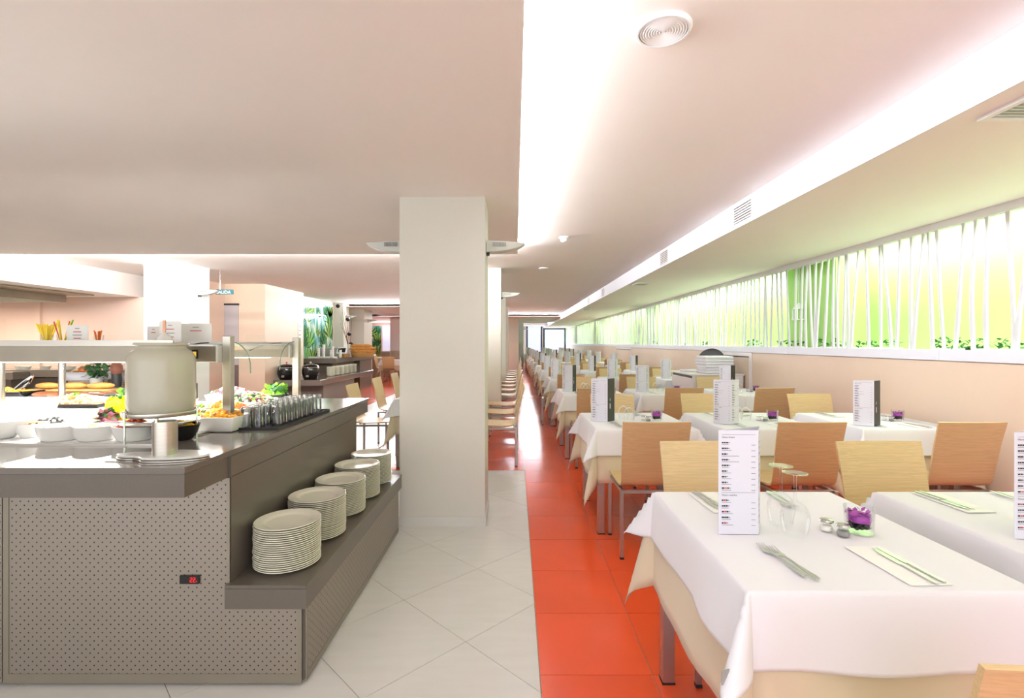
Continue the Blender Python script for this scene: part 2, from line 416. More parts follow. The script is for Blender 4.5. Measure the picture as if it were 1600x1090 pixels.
# murals
mu = empty('leaf_mural', (-5.4, 13.3, 0), 'tall glossy panel printed with green and teal leaves behind the rear buffet', 'mural')
MB().box(0, .012, -1.28, 1.22, .75, 2.44).build('printed_panel', M['mural'], mu)
MB().box(0, .02, -1.3, 1.24, 2.44, 2.47).build('top_rail', M['white'], mu)
mu2 = empty('leaf_mural', (-7.8, 26.98, 0), 'far leaf mural in green and teal on the back wall beside the bright window', 'mural')
MB().box(-.75, .45, -.012, 0, .5, 2.3).build('printed_panel', M['mural'], mu2)
def fronds(mu, axis, w0, w1, z0, z1, n, seed):
    r = random.Random(seed); m = MB()
    for _ in range(n):
        cx, cz = r.uniform(w0, w1), r.uniform(z0 - .2, z1 - .2); a0 = r.uniform(.9, 2.2); L = r.uniform(.35, .8); k0 = r.randrange(3)
        for q in range(-4, 5):
            a = a0 + q * .22; l = L * (1 - .06 * abs(q)); c, s_ = math.cos(a), math.sin(a); w_ = l * .055
            P = [(cx, cz), (cx + l * .5 * c - w_ * s_, cz + l * .5 * s_ + w_ * c), (cx + l * c, cz + l * s_), (cx + l * .5 * c + w_ * s_, cz + l * .5 * s_ - w_ * c)]
            P = [(min(max(x, w0), w1), min(max(z, z0), z1)) for x, z in P]; d = .0005 + .0003 * (_ % 5)
            m.k = (k0 + (q % 2)) % 3
            m.add([(.012 + d, x, z) for x, z in P] if axis == 'y' else [(x, -.012 - d, z) for x, z in P], [(0, 1, 2, 3)])
    m.build('printed_leaves', [M['lg1'], M['lg2'], M['lg3']], mu, fix=False)
fronds(mu, 'y', -1.27, 1.21, .76, 2.43, 34, 4); fronds(mu2, 'x', -.74, .44, .5, 2.3, 22, 6)
w3 = struct(MB().box(-7.28, -6.75, 26.97, 26.99, .9, 2.32).build('window_3', M['skyglass']))
# far glazed wall
struct(MB().box(.4, 4.2, D1, D1 + .1, 0, 2.62).build('wall_far', M['white']))
for n, (x0, x1, zt) in enumerate(((.74, 1.78, 2.54), (1.86, 3.34, 2.335))):
    wn = struct(MB().box(x0 + .08, x1 - .08, D1 - .03, D1 - .02, .12, zt - .08).build('window_%d' % (n + 1), M['skyglass']))
    f = MB(); f.box(x0, x0 + .09, D1 - .06, D1, 0, zt); f.box(x1 - .09, x1, D1 - .06, D1, 0, zt); f.box(x0 + .09, x1 - .09, D1 - .06, D1, zt - .09, zt); f.box(x0 + .09, x1 - .09, D1 - .06, D1, 0, .12)
    struct(f.build('window_frame', M['frame'], wn))
# ---- right wall: dado panels, sill, green recess
wr = struct(MB().box(3.362, 4.1, D0, D1, 0, 1.24).build('wall_right', M['white']))
for a, b in ((-1.5, 2.4), (2.4, 6.95), (8.36, 11.2), (11.2, 14.15), (16.3, 19.5), (19.5, 23), (23, 26.5), (26.5, 32.5)):
    MB().box(3.35, 3.362, a + .003, b - .003, .0, 1.236).build('wall_panel', M['beigewall'], wr, bevel=.001)
for a, b in ((6.95, 8.36), (14.15, 16.3)):
    o = MB().box(3.352, 3.362, a + .08, b - .08, .0, 1.16).build('wall_panel', M['beigewall'], wr)
    g = MB(); g.box(3.34, 3.362, a, a + .075, 0, 1.236); g.box(3.34, 3.362, b - .075, b, 0, 1.236); g.box(3.34, 3.362, a + .075, b - .075, 1.185, 1.236)
    g.build('panel_frame', M['cabinet'], wr)
    MB().box(3.345, 3.363, a + .08, b - .08, 1.165, 1.18).build('shadow_gap', M['pebble'], wr)
sill = struct(MB().box(3.35, 4.1, D0, D1, 1.24, 1.315).build('trim_3', M['white']))
y = -1.5
for y0 in [3.86 + 2.15 * k for k in range(-3, 14)]:
    if y0 + 2.15 > D1: break
    MB().box(3.325, 3.349, y0 + .0015, y0 + 2.1485, 1.24, 1.325).build('sill_board', M['bluewhite'], sill, bevel=.002)
struct(MB().box(4.0, 4.1, D0, D1, 1.315, 2.5).build('wall_right', M['green']))
for y0 in (5.55, 12.6, 19.9, 26.6):
    struct(MB().box(3.62, 4.0, y0, y0 + 1.0, 1.315, 2.5).build('pillar', M['green']))
struct(MB().box(3.42, 3.45, D0, D1, 2.285, 2.5).build('trim_4', M['white']))
struct(MB().box(3.40, 3.415, D0, D1, 2.335, 2.345).build('trim_5', M['board']))
# ---- wavy white slats
scr = empty('slat_screen', (3.40, 2.8, 1.315), 'long screen of wavy white upright slats in front of the green recess', 'screen')
vs = []
for k in range(10):
    r = random.Random(40 + k); pts = []; H = 1.0
    lean = r.uniform(-.10, .10); a1 = r.uniform(-.03, .03); p1 = r.uniform(0, 6)
    n = 9; prev = None; m = MB(); V = []; F = []
    for i in range(n):
        t = i / (n - 1); y = lean * (t - .5) + a1 * math.sin(p1 + 3.6 * t); wd = .012 + .0025 * math.sin(p1 + 5 * t)
        if i == n - 1: wd = .018
        V += [(-.008, y - wd, t * H), (.008, y - wd, t * H), (.008, y + wd, t * H), (-.008, y + wd, t * H)]
    for i in range(n - 1):
        for q in range(4):
            q2 = (q + 1) % 4; F.append((i * 4 + q, i * 4 + q2, (i + 1) * 4 + q2, (i + 1) * 4 + q))
    F += [(3, 2, 1, 0), tuple((n - 1) * 4 + q for q in range(4))]
    m.add(V, F); vs.append(m.mesh('slat', M['slat']))
y = .0; r = random.Random(3)
cnt = 0
while y < 29.4 and cnt < 285:
    for q in range(1):
        s = inst(vs[r.randrange(10)], 'slat', scr, (r.uniform(-.004, .004), y, 0)); s.scale = (1, r.choice((-1, 1)), 1.028)
    cnt += 1; y += r.choice((.055, .09, .1, .12, .14, .17, .08)) if y > .1 else .1
MB().box(-.012, .0, -.1, 29.6, .97, 1.0296).build('top_batten', M['white'], scr)
# ivy along the sill
lf = MB()
def leaf(mb, p, a, s, tilt):
    Mx = Matrix.Translation(p) @ Matrix.Rotation(a, 4, 'Z') @ Matrix.Rotation(tilt, 4, 'Y')
    pts = [(0, 0, 0), (.5, .45, .06), (1, 0, 0), (.5, -.45, .06)]
    mb.add([Mx @ (Vector(q) * s) for q in pts], [(0, 1, 2), (0, 2, 3)])
for i, (y0, ln) in enumerate(((3.35, .45), (3.75, .35), (4.5, .55), (5.15, .6), (6.0, .6), (6.9, .5), (8.9, .4), (9.9, .5), (12, .5), (14, .4), (17, .5), (20, .4), (24, .4))):
    e = empty('ivy_plant', (3.50, y0 + ln / 2, 1.315), 'dark green ivy clump on the sill behind the slats, ' + ('nearest' if i == 0 else ROWW[i] + ' from the viewer'), 'plant', 'ivy clumps along the green recess')
    m = MB(); r2 = random.Random(i)
    for _ in range(70):
        leaf(m, Vector((r2.uniform(-.04, .06), r2.uniform(-ln / 2, ln / 2), r2.uniform(.0, .085))), r2.uniform(0, 6.28), r2.uniform(.025, .05), r2.uniform(-1.2, .4))
    m.build('foliage', M['leaf'], e, fix=False)
    MB().box(-.02, .05, -ln / 2, ln / 2, 0, .02).build('planter_tray', M['white'], e)
# lantern
ln = empty('hanging_lantern', (3.55, 6.15, 1.66), 'small white lantern hanging inside the green recess', 'lantern')
g = MB()
for sx in (-1, 1):
    for sy in (-1, 1): g.box(sx * .05 - .006, sx * .05 + .006, sy * .05 - .006, sy * .05 + .006, .01, .14)
g.build('corner_posts', M['white'], ln)
MB().box(-.062, .062, -.062, .062, 0, .012).build('base', M['white'], ln)
MB().lathe([(.085, .14), (.06, .165), (.02, .2), (.012, .215)], 4).build('roof', M['white'], ln)
MB().tube([(0, 0, .21), (0, 0, .66)], .004, 6).build('hanging_cord', M['white'], ln)
# ---- ceiling fittings
def disc(name, x, y, z, r, lab, cat, parts=True):
    e = empty(name, (x, y, z), lab, cat)
    MB().lathe([(r, 0), (r, -.006), (r * .93, -.014), (r * .86, -.014), (r * .86, -.009)], 40, cap=False).build('rim', M['white'], e, smooth=40)
    m = MB(); k = 0
    for q in range(9):
        rr = r * .84 * (1 - q / 9); m.lathe([(rr, -.009), (rr - r * .045, -.0135), (rr - r * .09, -.009)], 40, cap=False)
    m.build('grille', M['white'], e, smooth=40)
    return e
disc('ceiling_speaker', .557, 1.85, 2.56, .105, 'large round ceiling speaker with ringed grille near the front', 'speaker')
e = empty('smoke_detector', (.545, 5.5, 2.56), 'small white dome smoke detector on the ceiling above the aisle', 'detector')
MB().lathe([(.055, 0), (.055, -.014), (.05, -.02)], 24).build('base', M['white'], e, smooth=40)
MB().lathe([(.036, -.02), (.036, -.045), (.02, -.055), (0, -.057)], 24).build('sensor_head', M['white'], e, smooth=40)
o = MB().lathe([(.075, 0), (.075, -.008), (.06, -.012), (0, -.012)], 28).build('ceiling_disc', M['white'], smooth=40, loc=(.45, 7.8, 2.56))
tag(o, 'flat white round cover plate on the ceiling beyond the smoke detector', 'cover plate')
BG = [4.04, 6.17, 10.46, 12.55, 17.0, 19.1]
for i, y in enumerate(BG):
    e = empty('side_grille', (1.872, y, 2.452), ('largest and nearest' if i == 0 else ORD2[i] + ' nearest') + ' louvred air grille in the side of the white beam', 'air grille')
    g = MB(); W, Hh = .17, .085
    g.box(-.008, 0, -W, W, Hh - .012, Hh); g.box(-.008, 0, -W, W, -Hh, -Hh + .012); g.box(-.008, 0, -W, -W + .012, -Hh + .012, Hh - .012); g.box(-.008, 0, W - .012, W, -Hh + .012, Hh - .012)
    g.build('frame', M['white'], e)
    MB().box(-.001, 0, -W + .012, W - .012, -Hh + .012, Hh - .012).build('backing', M['pebble'], e)
    for q in range(7):
        z = -Hh + .02 + q * .0215
        MB().box(-.008, -.001, -W + .012, W - .012, z, z + .012, Matrix.Rotation(0, 4, 'X')).build('slat', M['cabinet'], e)
def ceilvent(x0, x1, y0, y1, z, lab):
    e = empty('ceiling_diffuser', ((x0 + x1) / 2, (y0 + y1) / 2, z), lab, 'air diffuser')
    a, b = (x1 - x0) / 2, (y1 - y0) / 2
    g = MB(); t = .03
    g.box(-a, a, -b, -b + t, -.012, 0); g.box(-a, a, b - t, b, -.012, 0); g.box(-a, -a + t, -b + t, b - t, -.012, 0); g.box(a - t, a, -b + t, b - t, -.012, 0)
    g.build('frame', M['white'], e)
    MB().box(-a + t, a - t, -b + t, b - t, -.002, 0).build('backing', M['pebble'], e)
    n = int((2 * b - 2 * t) / .026)
    for q in range(n):
        y = -b + t + .012 + q * .026
        MB().box(-a + t, a - t, y - .004, y + .006, -.014, -.004, None).build('slat', M['lamp'], e)
ceilvent(1.99, 2.62, 1.55, 2.12, 2.345, 'large square slatted diffuser in the low ceiling at upper right')
ceilvent(1.95, 2.18, 7.9, 8.2, 2.345, 'small slatted diffuser in the low ceiling, second from the front')
ceilvent(1.95, 2.18, 14.0, 14.4, 2.345, 'small slatted diffuser in the low ceiling, farthest from the viewer')
# uplighters on the pillars
def uplighter(x, y, z, sx, lab, cat='wall light'):
    e = empty('wall_uplighter', (x, y, z), lab, cat)
    L = .30; n = 9; V = []
    pr = [(0, 0)] 
    m = MB(); rows = []
    for i in range(n):
        t = i / (n - 1); w = .075 * (1 - .35 * t ** 2); zt = .055 - .012 * t; zb = -.03 + .055 * t ** 2.2
        if i == n - 1: zb = zt - .008
        rows.append([(sx * L * t, -w, zt), (sx * L * t, w, zt), (sx * L * t, w * .8, zb), (sx * L * t, -w * .8, zb)])
    V = [p for r_ in rows for p in r_]; F = [(i * 4 + q, i * 4 + (q + 1) % 4, (i + 1) * 4 + (q + 1) % 4, (i + 1) * 4 + q) for i in range(n - 1) for q in range(4)]
    F += [(0, 1, 2, 3), tuple((n - 1) * 4 + q for q in range(4))]
    m.add(V, F).build('housing', M['lamp'], e, bevel=.003)
    for q in range(9):
        xx = sx * (.05 + q * .012)
        MB().box(min(xx, xx + .005), max(xx, xx + .005), -.078, -.0705, .008, .042).build('louvre', M['grey'], e)
    MB().box(min(0, -sx * .004), max(0, sx * .02), -.03, .03, -.05, .05).build('bracket', M['blackm'], e)
uplighter(-.224, 3.9, 2.12, 1, 'grey wall uplighter on the right side of the nearest pillar')
uplighter(-.874, 3.9, 2.12, -1, 'grey wall uplighter on the left side of the nearest pillar')
uplighter(-.224, 8.0, 2.14, 1, 'grey wall uplighter on the second pillar along the aisle')
uplighter(.454, 28.5, 2.14, 1, 'small far uplighter on the wall beside the glazed doors')
uplighter(-5.096, 14.85, 2.14, 1, 'white uplighter on the cream pillar beside the leaf mural')
uplighter(-4.916, 16.4, 2.1, 1, 'uplighter on the grey pillar beyond the rear buffet')
uplighter(-4.886, 7.6, 2.14, 1, 'white uplighter on the bright square column left of centre')
# exit sign
ex = empty('exit_sign', (-4.72, 8.05, 2.20), 'dark teal exit sign with white lettering beside the bright column', 'sign')
MB().box(-.19, .10, 0, .02, -.03, .05).build('plate', M['teal'], ex)
def text(s, size, mat, parent, loc, rot=(90, 0, 0), name='lettering', align='LEFT', ext=0):
    cu = bpy.data.curves.new('t', 'FONT'); cu.body = s; cu.size = size; cu.align_x = align; cu.extrude = ext; cu.resolution_u = 2
    o = bpy.data.objects.new('t', cu); COL.objects.link(o)
    dg = bpy.context.evaluated_depsgraph_get(); me = bpy.data.meshes.new_from_object(o.evaluated_get(dg))
    bpy.data.objects.remove(o); bpy.data.curves.remove(cu); me.name = name; me.materials.clear(); me.materials.append(mat)
    q = bpy.data.objects.new(name, me); q.location = loc; q.rotation_euler = [R(a) for a in rot]
    return link(q, parent)
text('SALIDA', .072, M['white'], ex, (-.175, -.002, -.018))
MB().tube([(-.12, .01, .05), (-.12, .01, .36)], .004, 6).build('hanger', M['chrome'], ex)
# extractor hood
hd = empty('extractor_hood', (-8.4, 7.55, 2.0), 'grey steel extractor hood above the kitchen counter at far left', 'hood')
MB().prism([(-2.0, -1.0), (1.42, -1.0), (1.42, .6), (-2.0, .6)], .155, .178).build('top_plate', M['steeld'], hd)
g = MB()
g.box(-2.0, 1.0, -.95, -.93, .04, .155); g.box(.98, 1.0, -.93, .55, .04, .155); g.box(-2.0, .98, .53, .55, .04, .155)
g.build('skirt', M['steeld'], hd)
MB().box(-1.2, .6, -.2, -.1, .08, .12).build('lamp_tube', M['tubelight'], hd)
# ------------------------------------------------------------------ dining furniture
ROW = ['front', 'second', 'third', 'fourth', 'fifth', 'sixth', 'seventh', 'eighth', 'ninth', 'tenth', 'eleventh', 'twelfth', 'last']
CN = ['aisle', 'middle', 'wall']
def shell(pts, w0, w1, th, curve=.0, nx=5):
    m = MB(); n = len(pts); L = [0]
    for i in range(1, n): L.append(L[-1] + math.dist(pts[i], pts[i - 1]))
    nor = []
    for i in range(n):
        a = pts[max(i - 1, 0)]; b = pts[min(i + 1, n - 1)]; d = (b[0] - a[0], b[1] - a[1]); l = math.hypot(*d); nor.append((-d[1] / l, d[0] / l))
    V = []
    for side in (0, 1):
        for i, (y, z) in enumerate(pts):
            t = L[i] / L[-1]; w = (w0 + (w1 - w0) * t) / 2
            for k in range(nx):
                u = -1 + 2 * k / (nx - 1)
                c = curve * t * (1 - u * u)
                V.append((u * w, y + nor[i][0] * th * side - c, z + nor[i][1] * th * side))
    F = []; o = n * nx
    for i in range(n - 1):
        for k in range(nx - 1):
            a = i * nx + k; F.append((a, a + 1, a + nx + 1, a + nx)); F.append((o + a, o + a + nx, o + a + nx + 1, o + a + 1))
        for k in (0, nx - 1):
            a = i * nx + k; F.append((a, a + nx, o + a + nx, o + a))
    for i in (0, n - 1):
        for k in range(nx - 1):
            a = i * nx + k; F.append((a, a + 1, o + a + 1, o + a))
    return m.add(V, F)
def make_chair():
    t = empty('dining_chair', (0, 0, 0), None, 'chair')
    seat = shell([(.445, .436), (.43, .450), (.39, .458), (.28, .452), (.15, .446), (.07, .450), (.03, .457)], .41, .405, -.011)
    seat.build('seat', M['ply'], t, smooth=50)
    back = shell([(.03, .457), (.006, .468), (-.012, .49), (-.024, .53), (-.045, .63), (-.07, .75), (-.105, .885)], .405, .425, -.011, curve=.012)
    bo = back.build('backrest', [M['ply'], M['plyshade']], t, smooth=50)
    for p in bo.data.polygons:
        if p.normal.y < -.3: p.material_index = 1
    r = .0115
    f = MB()
    f.box(-.2, .2, .0, .022, .412, .434); f.box(-.2, .2, .375, .397, .412, .434)
    f.box(-.2, -.178, .022, .375, .412, .434); f.box(.178, .2, .022, .375, .412, .434)
    f.build('seat_frame', M['legsteel'], t, bevel=.002)
    lm = MB().box(-r, r, -r, r, .012, .434).mesh('leg', M['legsteel'], bevel=.002)
    cm = MB().box(-r - .001, r + .001, -r - .001, r + .001, 0, .014).mesh('foot_cap', M['blackm'])
    for sx in (-1, 1):
        for y in (-.012, .385):
            l = inst(lm, 'leg', t, (sx * .2, y, 0)); inst(cm, 'foot_cap', l)
    return t
CH0 = make_chair(); used = [False]
def chair(x, y, rz, label, group, jit=0, cat='chair'):
    if not used[0]: c = CH0; used[0] = True
    else: c = copy_tree(CH0)
    c.location = (x, y, 0); c.rotation_euler = (0, 0, rz); tag(c, label, 'chair', group); return c
def cloth(hx, hy, ov, k, kc, A, seed, ztop=0, th=.0016, ovy=None):
    r = random.Random(seed); ph = [r.uniform(0, 6) for _ in range(8)]; asym = [r.uniform(.9, 1.1) for _ in range(4)]
    ovy = ovy or ov
    def axis(h):
        v = [-h + 2 * h * i / 12 for i in range(13)]
        e = [.003, .008, .016, .035, .06, .09, .12, .15, .18, .22, .26, .30, .34, .38]
        e = [q for q in e if q < ov - .005] + [ov]
        return [-h - q for q in e[::-1]] + v + [h + q for q in e]
    us, vs_ = axis(hx), axis(hy)
    def P(u, v):
        a = max(abs(u) - hx, 0); b = max(abs(v) - hy, 0); su = 1 if u > 0 else -1; sv = 1 if v > 0 else -1
        cx, cy = max(-hx, min(hx, u)), max(-hy, min(hy, v))
        if a == 0 and b == 0: return (u, v, ztop + .0006 * math.sin(9 * u + ph[0]) * math.sin(8 * v + ph[1]))
        if a > 0 and b > 0:
            rr = math.hypot(a, b); f = math.atan2(b, a)
            s = math.sin(2 * f) ** 2
            o = .012 * (1 - math.exp(-rr / .01)) + rr * (k + kc * s) + A * .5 * rr / ov * (math.sin(ph[2]) * (1 - s))
            o = min(o, rr * .95)
            return (cx + su * o * math.cos(f), cy + sv * o * math.sin(f), ztop - math.sqrt(max(rr * rr - o * o, 0)) + .008 * math.exp(-rr / .01) * 0)
        d = a + b; t = (d / ov) ** 1.3
        if b > 0:
            e = (abs(u) / hx) ** 3
            wv = A * t * ((1 - e) * (math.sin(7.5 * u + ph[3 + (sv > 0)]) + .5 * math.sin(17 * u + ph[5])) + e * .5 * math.sin(ph[2]))
            o = .012 * (1 - math.exp(-d / .01)) + k * d + max(wv, -.6 * k * d)
            return (u, v - sv * b + sv * o, ztop - math.sqrt(max(d * d - o * o, 0)) * 1)
        e = (abs(v) / hy) ** 3
        wv = A * t * ((1 - e) * (math.sin(7 * v + ph[6 + (su > 0)]) + .5 * math.sin(15 * v + ph[1])) + e * .5 * math.sin(ph[2]))
        o = .012 * (1 - math.exp(-d / .01)) + k * d + max(wv, -.6 * k * d)
        return (u - su * a + su * o, v, ztop - math.sqrt(max(d * d - o * o, 0)))
    m = MB(); m.grid(lambda i, j: P(us[i], vs_[j]), len(us), len(vs_))
    return m
HX, HY = .355, .40
def tcloth(seed): return cloth(HX + .004, HY + .004, .19, .11, .44, .017, seed, .760).mesh('tablecloth', M['linen'], smooth=True, solid=.0016)
def ucloth(seed): return cloth(HX, HY, .38, .03, .24, .016, seed, .754).mesh('undercloth', M['beigelinen'], smooth=True, solid=.0014)
WC = [tcloth(s) for s in (1, 2, 3)]; UC = [ucloth(s) for s in (11, 12, 13)]
TT = MB().box(-HX, HX, -HY, HY, .722, .752).mesh('tabletop', M['woodcab'], bevel=.002)
TL = MB().box(-.024, .024, -.024, .024, 0.006, .722).mesh('leg', M['legsteel'], bevel=.002)
TF = MB().box(-.026, .026, -.026, .026, 0, .007).mesh('foot_pad', M['blackm'])
def table(x, y, lab, k=0, sx=1, sy=1, group='dining tables'):
    t = empty('dining_table', (x, y, 0), 'steel-legged square dining table ' + lab, 'table', group)
    o = inst(TT, 'tabletop', t)
    for a in (-1, 1):
        for b in (-1, 1):
            l = inst(TL, 'leg', t, (a * (HX - .03), b * (HY - .028), 0)); inst(TF, 'foot_pad', l)
    u = inst(UC[k % 3], 'undercloth', None, (x, y, 0)); tag(u, 'beige undercloth ' + lab, 'tablecloth', 'beige undercloths')
    c = inst(WC[k % 3], 'tablecloth', None, (x, y, 0)); tag(c, 'white linen overcloth ' + lab, 'tablecloth', 'white overcloths')
    return t, u, c
# ---- tall folded wine menus
MW, MH = .128, .335
def printed(w, seed):
    m = MB(); r = random.Random(seed); x0, x1 = -w * .42, w * .42
    y = -.0007
    def bar(xa, xb, z, h, k): m.k = k; m.box(xa, xb, y - .0002, y, z - h / 2, z + h / 2)
    bar(x0, x1, MH - .014, .0012, 1)
    z = MH - .040; H = []
    H.append(('Vinos tintos', MH - .024))
    for i in range(14):
        if i == 9:
            bar(x0, x1, z + .004, .001, 1); H.append(('Vinos rosados', z - .006)); z -= .021
        xa = x0
        kk = 0 if i not in (9, 11) else 2
        for q in range(r.choice((2, 3, 3))):
            wd = r.uniform(.004, .009); bar(xa, xa + wd, z, .0046, (3 if i == 8 and q == 1 else (2 if i > 8 and q == 1 and i % 2 else 0))); xa += wd + .0012
        bar(xa, xa + .004, z, .002, 0)
        bar(x0, x0 + r.choice((.022, .03, .036, .055)), z - .0065, .0016, 1)
        bar(x1 - .013, x1, z - .0075, .0018, 1)
        z -= .0183
    return m, H
def make_menu(black):
    t = empty('wine_menu', (0, 0, 0), None, 'menu')
    d = .092
    p = MB().box(-MW / 2, MW / 2, 0, .0012, 0, MH).build('panel', M['paper'], t)
    m, H = printed(MW, 5); pr = m.build('printed_list', [M['ink'], M['greyink'], M['redink'], M['orink']], p, fix=False)
    for s, z in H: text(s, .0085, M['ink'], p, (-MW * .42, -.0006, z - .001))
    th = R(62); ex_, ey_ = MW + d * math.cos(th), d * math.sin(th); hyp = math.hypot(ex_, ey_); an = math.atan2(ey_, ex_)
    b = MB().box(0, d, 0, .0012, 0, MH).build('panel', M['menublack'] if black else M['paper'], t, loc=(MW / 2, 0.0005, 0), rz=th)
    if black:
        b['label'] = 'black panel with small white lettering'
        m2 = MB(); m2.box(.03, .034, -.0008, -.0003, .16, .18); m2.box(.028, .0365, -.0008, -.0003, .10, .14); m2.build('white_print', M['paper'], b, fix=False)
    else:
        m2, _ = printed(d, 9); m2.build('printed_list', [M['ink'], M['greyink'], M['redink'], M['orink']], b, fix=False, loc=(d / 2, 0, 0))
    c = MB().box(0, hyp, -.0012, 0, 0, MH).build('panel', M['paper'], t, loc=(-MW / 2, .0012, 0), rz=an)
    return t
MENU = [make_menu(False), make_menu(True)]; mused = [False, False]
def menu(x, y, rz, bl, lab, sc=1):
    t = MENU[bl] if not mused[bl] else copy_tree(MENU[bl]); mused[bl] = True
    t.location = (x, y, .7625); t.rotation_euler = (0, 0, rz); tag(t, lab, 'menu', 'folded wine menus'); return t
# ---- glassware
def wineglass():
    t = empty('wine_glass', (0, 0, 0), None, 'glass')
    prof = [(.034, 0), (.040, .025), (.0435, .05), (.042, .07), (.033, .09), (.018, .103), (.006, .110)]
    MB().lathe(prof, 28, cap=False).build('bowl', M['glass'], t, smooth=True)
    MB().lathe([(.006, .110), (.0042, .125), (.0038, .16), (.0045, .187), (.010, .1945)], 14, cap=False).build('stem', M['glass'], t, smooth=True)
    MB().lathe([(.010, .1945), (.030, .1975), (.0375, .1985), (.0375, .2), (.0, .2)], 28, cap=False).build('foot', M['glass'], t, smooth=40)
    return t
WG = wineglass(); gused = [False]
def wglass(x, y, lab):
    t = WG if not gused[0] else copy_tree(WG); gused[0] = True
    t.location = (x, y, .7625); tag(t, lab, 'wine glass', 'upturned wine glasses'); return t
def candle():
    t = empty('moss_glass', (0, 0, 0), None, 'decorative glass')
    MB().lathe([(.0, .0), (.040, 0), (.041, .004), (.0445, .082), (.0425, .082), (.0385, .008), (0, .008)], 28, cap=False).build('tumbler', M['glass'], t, smooth=50)
    r = random.Random(2)
    m = MB()
    for i in range(60):
        a = r.uniform(0, 6.28); rr = .029 * math.sqrt(r.random()); m.lathe([(0, -.007), (.0075, -.002), (.007, .003), (0, .006)], 6, (rr * math.cos(a), rr * math.sin(a), r.uniform(.015, .036)))
    tag(m.build('pebble_layer', M['pebble'], t, smooth=True), kind='stuff')
    m = MB()
    for i in range(70):
        a = r.uniform(0, 6.28); rr = .032 * math.sqrt(r.random()); leaf(m, Vector((rr * math.cos(a), rr * math.sin(a), r.uniform(.040, .070))), r.uniform(0, 6.28), r.uniform(.012, .024), r.uniform(-1, 1))
    m.lathe([(.0, .034), (.033, .036), (.035, .045), (.033, .058), (.02, .063), (0, .066)], 16)
    tag(m.build('purple_moss', M['purple'], t), kind='stuff')
    return t
CG = candle(); cused = [False]
def shaker(full):
    t = empty('salt_shaker' if not full else 'pepper_shaker', (0, 0, 0), None, 'shaker')
    MB().lathe([(0, .001), (.017, .001), (.020, .008), (.016, .02), (.012, .028)], 20, cap=False).build('glass_body', M['glass'], t, smooth=True)
    MB().lathe([(0, .002), (.016, .002), (.018, .008), (.014, .018), (0, .019)], 14).build('contents', M['grey'] if full else M['whitef'], t, smooth=True)
    MB().lathe([(.013, .027), (.020, .030), (.021, .034), (.019, .038), (0, .040)], 24).build('metal_lid', M['chrome'], t, smooth=40)
    return t
SH = [shaker(False), shaker(True)]; sused = [False, False]
# ---- cutlery (lies along +Y with the working end at +Y)
def fork():
    t = empty('fork', (0, 0, 0), None, 'fork')
    m = MB(); pts = [(-.1, .0045), (-.08, .005), (-.03, .0045), (.02, .006), (.04, .005)]
    ws = [.006, .007, .004, .0032, .0035]
    def strip(m, pts, ws, th=.0018, xo=0):
        V = []
        for (y, z), w_ in zip(pts, ws): V += [(xo - w_, y, z), (xo + w_, y, z), (xo + w_, y, z + th), (xo - w_, y, z + th)]
        n = len(pts); F = [(i * 4 + q, i * 4 + (q + 1) % 4, (i + 1) * 4 + (q + 1) % 4, (i + 1) * 4 + q) for i in range(n - 1) for q in range(4)]
        F += [(3, 2, 1, 0), tuple((n - 1) * 4 + q for q in range(4))]; m.add(V, F)
    strip(m, pts, ws); m.build('handle', M['cutlery'], t, bevel=0)
    m = MB(); strip(m, [(.04, .005), (.048, .003), (.056, .0015), (.064, .001)], [.0035, .009, .0115, .0118]); 
    for k in range(4):
        xo = -.009 + k * .006; strip(m, [(.063, .001), (.08, .003), (.1, .009)], [.0019, .0016, .0009], .0014, xo)
    m.build('tines', M['cutlery'], t)
    return t, strip
FK, strip = fork()
def knife():
    t = empty('knife', (0, 0, 0), None, 'knife'); m = MB()
    strip(m, [(-.11, .001), (-.10, .001), (-.04, .001), (0.0, .001)], [.004, .006, .0045, .0045], .004); m.build('handle', M['cutlery'], t)
    m = MB(); strip(m, [(0, .0015), (.01, .0015), (.06, .0015), (.095, .0015), (.11, .0015)], [.0045, .0085, .009, .006, .0008], .0012); m.build('blade', M['cutlery'], t)
    return t
KN = knife(); kused = [0, 0]
def cut(kind, x, y, rz, lab):
    src = (FK, KN)[kind]
    t = src if not kused[kind] else copy_tree(src); kused[kind] += 1
    t.location = (x, y, .7635 + (.001 if kind else 0)); t.rotation_euler = (0, 0, rz); t.scale = ((1.2, 1, 1) if kind == 0 else (1, 1, 1)); tag(t, lab, ('fork', 'knife')[kind], ('forks on the laid tables', 'knives on the laid tables')[kind])
NP = MB().box(-.055, .055, -.12, .12, 0, .001).mesh('paper_napkin', M['napkin'])
